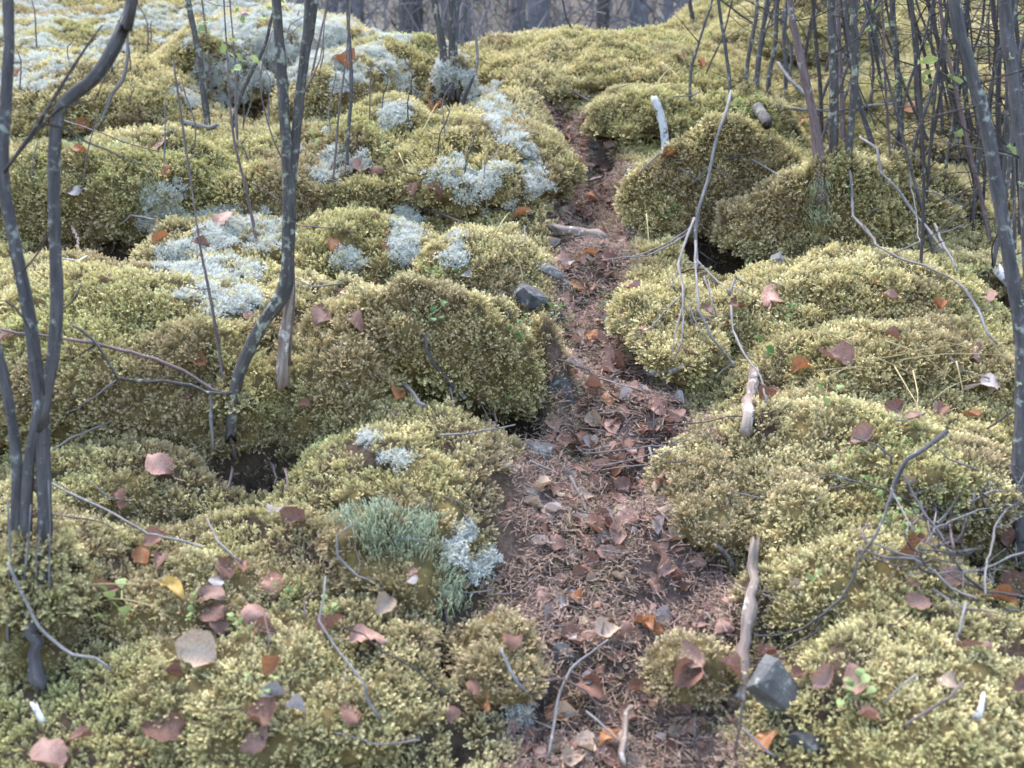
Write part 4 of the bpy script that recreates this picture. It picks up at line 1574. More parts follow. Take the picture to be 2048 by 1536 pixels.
STICKS = [
    # polyline, widths, material, lift, n twigs, label, category
    ([(0, 680), (110, 700), (200, 716), (300, 737), (380, 770), (440, 810), (500, 830)], 8, 11, 'twig', 0.035, 0, 'long thin branch lying across the broad left mound', 'branch'),
    ([(150, 676), (185, 684), (212, 722), (240, 784), (320, 788), (385, 798), (470, 815)], 8, 10, 'bark_l', 0.04, 0, 'crooked lichened twig joining the long branch at the sapling foot', 'twig'),
    ([(240, 786), (200, 815), (135, 852)], 6, 4, 'dead', 0.04, 0, 'thin grey twig slanting down left from the crooked twig', 'twig'),
    ([(425, 800), (427, 860), (432, 930)], 10, 9, 'dead', 0.05, 0, 'short grey stick hanging over the front of the broad mound', 'stick'),
    ([(115, 925), (150, 900), (190, 876), (232, 866)], 7, 5, 'dead', 0.04, 1, 'small forked twig right of the left sapling', 'twig'),
    ([(100, 985), (180, 1030), (260, 1068), (340, 1098), (412, 1120)], 9, 7, 'dead', 0.035, 0, 'long straight pale stick at the left sapling foot', 'stick'),
    ([(100, 1050), (140, 1052), (190, 1060), (240, 1085)], 6, 3, 'twig', 0.035, 1, 'dark thin twig below the long straight pale stick', 'twig'),
    ([(420, 1060), (440, 1095), (470, 1125), (490, 1148)], 6, 8, 'dead', 0.035, 0, 'grey stick leading down to the leaf cluster', 'stick'),
    ([(710, 1075), (665, 1110), (680, 1140), (720, 1170), (770, 1205)], 6, 8, 'dead', 0.04, 1, 'zigzag grey twig right of the leaf cluster', 'twig'),
    ([(655, 1180), (640, 1250), (660, 1300), (700, 1355), (735, 1400), (765, 1465)], 7, 9, 'dead', 0.04, 1, 'long curved grey twig across the bottom left moss', 'twig'),
    ([(690, 1278), (740, 1305), (800, 1345), (860, 1390), (930, 1440)], 5, 4, 'bark_d', 0.04, 0, 'thin dark twig over a pinkish leaf, bottom left', 'twig'),
    ([(1000, 1315), (1015, 1355), (1045, 1395), (1065, 1415)], 9, 11, 'dead', 0.03, 0, 'short stout twig at the lower left path edge', 'twig'),
    ([(1215, 1298), (1160, 1325), (1130, 1370), (1115, 1420), (1105, 1480), (1095, 1536)], 6, 11, 'dead', 0.03, 2, 'curved forked twig rising at the bottom of the path', 'twig'),
    ([(1040, 1380), (1110, 1380), (1170, 1400), (1205, 1440)], 4, 6, 'twig', 0.03, 2, 'thin branching twig across the bottom of the path', 'twig'),
    ([(1170, 1440), (1195, 1470), (1230, 1490), (1270, 1536)], 6, 7, 'dead', 0.03, 1, 'grey twig beside the stub at the bottom of the path', 'twig'),
    ([(1262, 1425), (1255, 1470), (1245, 1536)], 16, 17, 'rot', 0.015, 0, 'short broken stick pointing up the bottom of the path', 'stick'),
    ([(885, 1010), (960, 1040), (1010, 1060)], 4, 3, 'twig', 0.03, 0, 'fine twig beside the green lichen patch', 'twig'),
    ([(880, 890), (960, 888), (1000, 885), (1030, 868)], 6, 5, 'dead', 0.03, 2, 'little forked grey twig in front of the dark hollow by the path', 'twig'),
    ([(852, 700), (862, 750), (885, 790), (930, 828)], 10, 13, 'bark_l', 0.05, 0, 'curved dark root hanging in the hollow under the round mound', 'root'),
    ([(812, 790), (835, 820), (850, 832)], 13, 10, 'dead', 0.03, 0, 'stub of pale stick left of the dark hollow', 'stick'),
    ([(600, 30), (590, 60)], 5, 4, 'twig', 0.02, 0, 'scrap of twig on the lichen crest', 'twig'),
    ([(240, 485), (255, 472), (290, 466), (318, 470)], 7, 5, 'dead', 0.06, 0, 'bowed grey twig over the wide left hollow', 'twig'),
    ([(272, 500), (285, 482), (310, 472)], 6, 4, 'dead', 0.06, 0, 'short grey twig under the bowed twig at the left hollow', 'twig'),
    ([(120, 535), (150, 533), (180, 530)], 6, 5, 'birch', 0.03, 0, 'short white stick at the left end of the wide hollow', 'stick'),
    ([(370, 258), (400, 264), (435, 262)], 16, 12, 'dead', 0.02, 0, 'weathered grey wood piece at the foot of the slim dark stem', 'stick'),
    ([(80, 255), (150, 270), (220, 300), (280, 322), (330, 335)], 5, 3, 'twig', 0.06, 1, 'thin twig arching over the left mound top', 'twig'),
    ([(600, 470), (660, 478), (720, 488)], 5, 3, 'twig', 0.035, 0, 'thin twig beside the orange leaf behind the round mound', 'twig'),
    ([(800, 420), (850, 432), (890, 450), (930, 465)], 7, 5, 'bark_d', 0.035, 2, 'dark branching twig between lichen tufts left of the path', 'twig'),
    ([(1130, 372), (1160, 378), (1200, 366)], 9, 8, 'rot', 0.02, 0, 'root crossing the upper path', 'root'),
    ([(1110, 470), (1160, 478), (1210, 486)], 26, 22, 'rot', 0.0, 0, 'mossy brown root step across the middle path', 'root'),
    ([(1140, 190), (1180, 215), (1220, 245)], 6, 5, 'bark_d', 0.02, 1, 'dark twig at the bend of the upper path', 'twig'),
    ([(1290, 280), (1330, 268), (1355, 258)], 6, 4, 'bark_d', 0.03, 0, 'dark twig in front of the birch stick', 'twig'),
    ([(1345, 212), (1370, 208), (1400, 200)], 5, 4, 'dead', 0.04, 0, 'thin bowed twig right of the birch stick', 'twig'),
    ([(1506, 755), (1498, 800), (1490, 878)], 22, 30, 'rot', 0.0, 0, 'splintered rotten wood stake on the right path edge', 'wood'),
    ([(1510, 1085), (1506, 1140), (1500, 1190), (1492, 1270), (1485, 1340), (1480, 1405)], 22, 30, 'rot', -0.010, 0, 'long peeled half-buried log along the right path edge', 'log'),
    ([(1425, 1100), (1445, 1125), (1465, 1148)], 14, 11, 'dead', 0.02, 0, 'grey stick end poking from the right path bank', 'stick'),
    ([(1180, 945), (1260, 930), (1330, 905), (1390, 870)], 4, 3, 'dead', 0.022, 2, 'lowest of the fine grey twigs fanned across the path', 'twig'),
    ([(1165, 922), (1240, 918), (1340, 905), (1420, 880)], 4, 3, 'dead', 0.026, 2, 'middle one of the fine grey twigs fanned across the path', 'twig'),
    ([(1200, 955), (1290, 945), (1370, 905)], 5, 3, 'dead', 0.024, 1, 'forked fine twig at the lower end of the twig fan', 'twig'),
    ([(1160, 870), (1230, 885), (1320, 892)], 4, 3, 'twig', 0.024, 1, 'upper brown twig of the fan across the path', 'twig'),
    ([(1330, 868), (1420, 862), (1510, 850), (1560, 835)], 5, 4, 'bark_d', 0.03, 0, 'dark twig crossing below the rotten stake', 'twig'),
    ([(1130, 735), (1160, 738), (1185, 765)], 9, 7, 'dead', 0.02, 1, 'short grey stick on the path beside the round mound', 'stick'),
    ([(1190, 768), (1250, 782), (1290, 800)], 5, 3, 'dead', 0.024, 0, 'pale thin twig among leaves on the middle path', 'twig'),
    ([(1300, 760), (1330, 752), (1365, 742)], 18, 14, 'dead', 0.012, 0, 'grey wood piece right of the middle path', 'wood'),
    ([(1140, 965), (1160, 1000), (1175, 1040)], 8, 6, 'dead', 0.02, 0, 'short upright grey twig on the path left of the leaves', 'twig'),
    ([(1060, 935), (1100, 955), (1120, 962)], 8, 6, 'dead', 0.02, 0, 'stubby grey twig below the hollow by the path', 'twig'),
    ([(1882, 898), (1840, 922), (1808, 955), (1790, 985), (1775, 1015), (1772, 1040)], 16, 12, 'bark', 0.05, 0, 'dark bent branch at the top of the right twig tangle', 'branch'),
    ([(1775, 1015), (1768, 1050), (1735, 1110), (1700, 1180), (1668, 1230), (1610, 1282), (1550, 1308), (1490, 1294)], 10, 5, 'bark', 0.05, 3, 'long dark twig running from the tangle down to the peeled log', 'twig'),
    ([(1795, 990), (1825, 1040), (1860, 1100), (1895, 1170), (1945, 1215), (2000, 1228), (2060, 1236)], 9, 8, 'bark', 0.06, 2, 'long grey twig arcing through the tangle to the right edge', 'twig'),
    ([(1620, 985), (1680, 985), (1740, 1002), (1790, 1025), (1815, 1035)], 5, 7, 'bark', 0.05, 3, 'thin twig reaching left out of the tangle', 'twig'),
    ([(1705, 1130), (1760, 1140), (1810, 1150), (1850, 1185), (1900, 1215), (1940, 1232)], 7, 8, 'dead', 0.05, 3, 'grey twig crossing the lower tangle', 'twig'),
    ([(2048, 1030), (1990, 1060), (1975, 1110), (1965, 1140), (1950, 1195), (1955, 1230)], 8, 7, 'dead', 0.06, 3, 'kinked pale twig at the right of the tangle', 'twig'),
    ([(2048, 1135), (1990, 1150), (1970, 1170), (1900, 1185), (1800, 1183)], 8, 4, 'dead', 0.055, 3, 'pale forked twig low in the right tangle', 'twig'),
    ([(1700, 900), (1740, 910), (1765, 945), (1775, 955)], 5, 7, 'bark_l', 0.04, 1, 'lichened twig beside pale leaves above the tangle', 'twig'),
    ([(1835, 1135), (1845, 1105), (1900, 1080), (1960, 1060), (2000, 1050)], 5, 4, 'dead', 0.07, 2, 'thin twig in front of the dark hollow of the tangle', 'twig'),
    ([(1920, 1235), (1912, 1270), (1900, 1310)], 8, 6, 'dead', 0.045, 0, 'stub pointing down from the right tangle', 'twig'),
    ([(1610, 1300), (1650, 1240), (1690, 1215)], 6, 6, 'bark_d', 0.04, 1, 'small dark forked twig near the peeled log', 'twig'),
    ([(1500, 1345), (1560, 1325), (1610, 1295), (1640, 1280)], 5, 5, 'twig', 0.04, 0, 'brown twig over the moss right of the peeled log', 'twig'),
    ([(1915, 1390), (1870, 1430), (1800, 1475)], 9, 8, 'twig', 0.035, 0, 'straight dark red twig at the bottom right', 'twig'),
    ([(1825, 1372), (1790, 1400), (1760, 1430)], 6, 5, 'dead', 0.035, 0, 'pale thin stick left of the dark red twig', 'twig'),
    ([(1480, 1430), (1472, 1480), (1468, 1536)], 9, 8, 'bark_d', 0.035, 1, 'dark twig left of the grey slab stone', 'twig'),
    ([(1478, 1478), (1510, 1500), (1545, 1536)], 7, 9, 'dead', 0.035, 0, 'mottled twig below the grey slab stone', 'twig'),
    ([(1550, 167), (1578, 200), (1608, 236)], 9, 11, 'dead', 0.10, 0, 'pale slanting stick leaning on the reddish stem', 'stick'),
    ([(1553, 236), (1600, 240), (1660, 238), (1750, 228), (1844, 216)], 8, 7, 'dead', 0.04, 2, 'long horizontal stick lying through the thicket', 'stick'),
    ([(1640, 262), (1700, 250), (1760, 236), (1790, 228)], 6, 6, 'bark_l', 0.06, 1, 'shorter horizontal stick just below the long one in the thicket', 'stick'),
    ([(1714, 301), (1741, 310), (1758, 359), (1775, 403), (1809, 444), (1844, 479), (1880, 530)], 8, 8, 'dead', 0.05, 2, 'pale crooked branch hanging down the clump-bearing mound', 'branch'),
    ([(1693, 369), (1692, 440), (1708, 478), (1745, 520)], 9, 8, 'dead', 0.05, 1, 'grey curved stick on the front of the clump-bearing mound', 'stick'),
    ([(1816, 403), (1860, 415), (1925, 436)], 6, 5, 'dead', 0.05, 1, 'thin pale twig pointing right from the crooked hanging branch', 'twig'),
    ([(1812, 360), (1820, 440), (1832, 520)], 5, 4, 'dead', 0.06, 0, 'thin upright twig at the right of the clump-bearing mound', 'twig'),
    ([(1745, 520), (1790, 545), (1840, 560), (1880, 570), (1925, 605), (1960, 665), (1985, 720)], 6, 8, 'dead', 0.05, 3, 'long arching grey twig on the right mound', 'twig'),
    ([(1860, 480), (1890, 540), (1905, 575)], 8, 6, 'dead', 0.06, 1, 'straight grey twig crossing the long arching twig', 'twig'),
    ([(1780, 540), (1860, 500), (1920, 480)], 5, 4, 'dead', 0.06, 1, 'thin twig rising right behind the arching twig', 'twig'),
    ([(1985, 570), (2005, 600), (2030, 615)], 18, 12, 'birch', 0.05, 0, 'white barked stub beside the big smooth trunk', 'stick'),
    ([(1700, 985), (1660, 1000), (1640, 1020), (1600, 1035)], 4, 3, 'twig', 0.03, 1, 'fine twig on the moss left of the tangle', 'twig'),
    ([(1730, 450), (1760, 440)], 5, 3, 'dead', 0.05, 0, 'tiny twig stub on the clump-bearing mound', 'twig'),
    ([(1445, 340), (1490, 333), (1530, 322)], 6, 4, 'bark_d', 0.035, 1, 'dark twig on the mound right of the dead branch', 'twig'),
    ([(1500, 335), (1540, 360), (1575, 380)], 6, 4, 'dead', 0.03, 0, 'grey twig sloping right on the mound behind the dead branch', 'twig'),
    ([(1280, 360), (1305, 335), (1330, 325)], 5, 4, 'dead', 0.03, 0, 'thin twig on the left shoulder of the dead branch mound', 'twig'),
]
for i, (poly, a, b, m, lift, nt, label, cat) in enumerate(STICKS):
    p, r = lay(poly, a * (0.66 if a < 17 else 0.9), b * (0.66 if b < 17 else 0.9), lift * 0.75)
    name = {'twig': 'fallen_twig', 'stick': 'stick', 'branch': 'fallen_branch', 'root': 'tree_root', 'wood': 'wood_piece', 'log': 'peeled_log'}[cat]
    thick = max(a, b) > 12
    o = tube(name, p, r, M[m], sides=10 if thick else 6, wob=0.2 if thick else 0.16, step=0.024, lin=not thick, kink=0.0008 if not thick else 0.002, seed=1100 + i)
    tag(o, label, cat)
    if nt:
        twigs_on(o, p, r, nt, 0.07, M[m], 1300 + i, up=0.1)

# many fine twigs of the tangle at the right
rr = random.Random(515)
for i in range(46):
    x, y = rr.gauss(1890, 85), rr.gauss(1115, 60)
    a = rr.uniform(0, 6.28)
    l = rr.uniform(40, 130)
    poly = [(x, y)]
    for k in range(3):
        a += rr.gauss(0, 0.5)
        poly.append((poly[-1][0] + l / 3 * math.cos(a), poly[-1][1] + l / 3 * math.sin(a) * 0.75))
    if max(q[0] for q in poly) > 2090:
        continue
    p, r = lay(poly, rr.uniform(4, 6.5), rr.uniform(2, 3.5), rr.uniform(0.02, 0.07))
    mk = rr.choice(['dead', 'bark', 'twig', 'bark_d'])
    o = tube('fine_twig', p, r, M[mk], sides=5, wob=0.15, lin=True, kink=0.0005, step=0.02, seed=5200 + i)
    twigs_on(o, p, r, 2, 0.05, M[mk], 5300 + i, up=0.1)
    hd = 'pointing up' if poly[-1][1] < poly[0][1] - 25 else ('pointing down' if poly[-1][1] > poly[0][1] + 25 else 'lying level')
    wh = ('upper' if y < 1090 else 'lower') + (' left' if x < 1850 else ' middle' if x < 1930 else ' right')
    tag(o, 'fine %s twig %s in the %s of the right-hand tangle' % ({'dead': 'pale grey', 'bark': 'grey', 'twig': 'brown', 'bark_d': 'dark'}[mk], hd, wh), 'twig', 'fine twigs of the right-hand tangle')
for i in range(34):                                     # and of the path litter
    x, y = rr.gauss(1240, 110), rr.uniform(700, 1500)
    a, l = rr.uniform(0, 6.28), rr.uniform(30, 110)
    poly = [(x, y), (x + l / 2 * math.cos(a), y + l / 2 * math.sin(a) * 0.7), (x + l * math.cos(a + 0.3), y + l * math.sin(a + 0.3) * 0.7)]
    p, r = lay(poly, rr.uniform(3, 5), rr.uniform(2, 3), 0.012)
    mk = rr.choice(['dead', 'twig', 'bark_d'])
    o = tube('fine_twig', p, r, M[mk], sides=5, wob=0.15, lin=True, kink=0.0005, step=0.02, seed=5400 + i)
    dr = 'across' if abs(math.sin(a)) < 0.5 else ('slanting over' if abs(math.sin(a)) < 0.86 else 'along')
    wh = 'bottom' if y > 1300 else 'lower' if y > 1050 else 'middle' if y > 850 else 'upper middle'
    tag(o, 'fine %s twig lying %s the %s path, %s' % ({'dead': 'pale grey', 'twig': 'brown', 'bark_d': 'dark'}[mk], dr, wh, 'left half' if x < 1240 else 'right half'), 'twig', 'fine twigs in the path litter')

for i in range(48):                                     # twigs strewn on the moss
    x, y = rr.uniform(40, 2010), rr.uniform(120, 1500)
    q = hit(x, y)[0]
    if float(path_t(np.array(q.x), np.array(q.y))) < 1.1 or q.y > 5:
        continue
    a, l = rr.uniform(0, 6.28), rr.uniform(40, 120) * (0.5 + y / 1500)
    poly = [(x, y), (x + l / 2 * math.cos(a), y + l / 2 * math.sin(a) * 0.6), (x + l * math.cos(a + 0.35), y + l * math.sin(a + 0.35) * 0.6)]
    p, r = lay(poly, rr.uniform(3, 5), rr.uniform(1.5, 3), 0.02)
    mk = rr.choice(['dead', 'twig', 'bark_d', 'dead'])
    o = tube('fine_twig', p, r, M[mk], sides=5, wob=0.15, lin=True, kink=0.0005, step=0.02, seed=5600 + i)
    twigs_on(o, p, r, 2, 0.05, M[mk], 5700 + i, up=0.1)
    zone = ('far left' if x < 400 else 'left' if x < 900 else 'centre' if x < 1400 else 'right' if x < 1750 else 'far right')
    band = ('top' if y < 350 else 'upper middle' if y < 700 else 'lower middle' if y < 1100 else 'bottom')
    tag(o, 'fine %s twig on the moss, %s, %s of picture' % ({'dead': 'pale grey', 'twig': 'brown', 'bark_d': 'dark'}[mk], zone, band), 'twig', 'fine twigs strewn on the moss')
for i in range(34):
    x, y = rr.uniform(20, 1000), rr.uniform(60, 400)
    if x > 700 and y < 120:
        continue
    h = rr.uniform(50, 170)
    poly = [(x, y, 4.5), (x + rr.gauss(0, 6), y - h * 0.4, 4), (x + rr.gauss(0, 14), y - h * 0.75, 3.3), (x + rr.gauss(0, 22), y - h, 2.2)]
    p, r = stem_pts(poly, base_Y(x, y), 0, 0.03, 0.05)
    mk = rr.choice(['twig', 'bark', 'dead'])
    o = tube('wiry_shoot', p, r, M[mk], sides=5, wob=0.12, seed=5800 + i)
    twigs_on(o, p, r, 2, 0.06, M[mk], 5900 + i)
    zone = ('left edge' if x < 250 else 'left of the twin stems' if x < 550 else 'right of the twin stems' if x < 780 else 'beside the lichened mound')
    tag(o, '%s wiry %s shoot standing in the upper moss, %s' % ('tall' if h > 120 else 'short' if h < 80 else 'middling', {'twig': 'brown', 'bark': 'grey', 'dead': 'pale'}[mk], zone), 'shoot', 'wiry shoots in the upper moss')

for i, (x, y) in enumerate([(470, 985), (545, 975), (575, 990), (900, 820), (985, 870), (150, 500), (230, 508), (1440, 490), (1475, 485)]):
    poly = [(x, y - 26), (x + rr.gauss(0, 8), y - 6), (x + rr.gauss(0, 14), y + 18)]
    p, r = lay(poly, rr.uniform(5, 8), 3, 0.03)
    o = tube('hanging_root', p, r, M['twig'], sides=5, wob=0.2, kink=0.002, step=0.02, seed=6100 + i)
    where = ['left part of the left hollow', 'middle of the left hollow', 'right part of the left hollow', 'hollow of the round mound, left', 'hollow of the round mound, right', 'wide far-left hollow, left', 'wide far-left hollow, right', 'hollow below the dead branch, left', 'hollow below the dead branch, right'][i]
    tag(o, 'thin brown root hanging in the ' + where, 'root', 'roots hanging in the hollows')

# white birch stick standing in the moss
p, r = stem_pts([(1328, 262, 22), (1322, 235, 22), (1315, 212, 21), (1307, 193, 17)], min(base_Y(1328, 262), base_Y(1322, 235), base_Y(1315, 212), base_Y(1307, 193)) - 0.03, 0, 0.12)
tag(tube('birch_stick', p, r, M['birch'], sides=10, wob=0.06, seed=1500), 'short white birch stick leaning in the moss near the upper path', 'stick')
p, r = lay([(1512, 238), (1522, 258), (1530, 272)], 22, 20, 0.02)
tag(tube('wood_piece', p, r, M['bark_l'], sides=10, wob=0.1, seed=1501), 'short cut log end in the moss behind the dead branch', 'log')
p, r = lay([(1955, 1415), (1946, 1440), (1940, 1466)], 9, 15, 0.03)
tag(tube('wood_piece', p, r, M['birch'], sides=9, wob=0.2, seed=1502), 'curled white bark strip on the bright moss, bottom right', 'bark')
p, r = lay([(80, 1435), (88, 1455), (98, 1468)], 14, 11, 0.025)
tag(tube('wood_piece', p, r, M['birch'], sides=9, wob=0.2, seed=1503), 'white birch bark scrap at the bottom left corner', 'bark')

# ------------------------------------------------------------------ stones
rock('dark_stone', 1062, 618, 90, 62, 70, M['rock_d'], 'dark angular stone at the left edge of the path, by the round mound', 3, 0.5, 0.1, 0.25)
rock('dark_stone', 1105, 655, 44, 44, 40, M['rock_d'], 'small dark stone just below the dark angular stone', 4, 0.2, 0.0, 0.25)
rock('flat_stone', 1085, 540, 110, 26, 60, M['rock'], 'long flat grey stone slanting beside the middle path', 5, 0.42, 0.0, 0.3)
rock('flat_stone', 1125, 573, 60, 26, 40, M['rock'], 'flat grey stone at the lower end of the slanting slab', 6, 0.5, 0.0, 0.3)
rock('grey_stone', 1240, 672, 56, 40, 50, M['rock'], 'pointed grey stone on the right side of the middle path', 7, -0.5, 0.0, 0.3)
rock('grey_stone', 1172, 347, 34, 34, 30, M['rock'], 'small round grey stone on the upper path', 8, 0.3, 0.0, 0.25)
rock('grey_stone', 1188, 297, 40, 22, 36, M['rock'], 'low grey stone at the head of the upper path', 9, 0.1, 0.0, 0.3)
rock('grey_stone', 1262, 352, 24, 30, 30, M['rock'], 'thin grey stone standing by the dead branch mound', 10, 0.1, 0.0, 0.3)
rock('grey_stone', 1170, 1052, 72, 30, 44, M['rock'], 'pale flat stone among leaves in the lower path', 11, 0.1, 0.0, 0.3)
rock('grey_stone', 1060, 1000, 40, 28, 40, M['rock'], 'little grey stone under the bank at the left of the path', 12, 0.2, 0.0, 0.3)
rock('dark_stone', 1120, 800, 60, 90, 60, M['rock_d'], 'dark stone face beneath the right side of the round mound', 13, -0.3, 0.0, 0.4)
rock('grey_stone', 1560, 1450, 105, 190, 50, M['rock'], 'grey lichened slab stone standing at the lower right path edge', 14, -0.55, -0.35, 0.22)
rock('dark_stone', 1610, 1505, 90, 70, 60, M['rock_d'], 'dark stone foot beneath the grey slab stone', 15, 0.3, 0.0, 0.3)
rock('mossy_stone', 1070, 912, 90, 40, 70, M['rock'], 'flat stone with dark moss below the hollow by the path', 16, 0.1, 0.0, 0.4)
rock('grey_stone', 1125, 1330, 70, 60, 50, M['rock_d'], 'dark lichened stone face in the lower left of the path', 17, 0.1, 0.0, 0.35)
rock('grey_stone', 1915, 1052, 62, 34, 40, M['rock'], 'flat grey splinter of stone above the dark hollow of the tangle', 18, -0.4, 0.0, 0.25)
rock('grey_stone', 1560, 535, 36, 40, 30, M['rock'], 'small blue grey stone on the broad right mound', 19, -0.6, 0.0, 0.25)

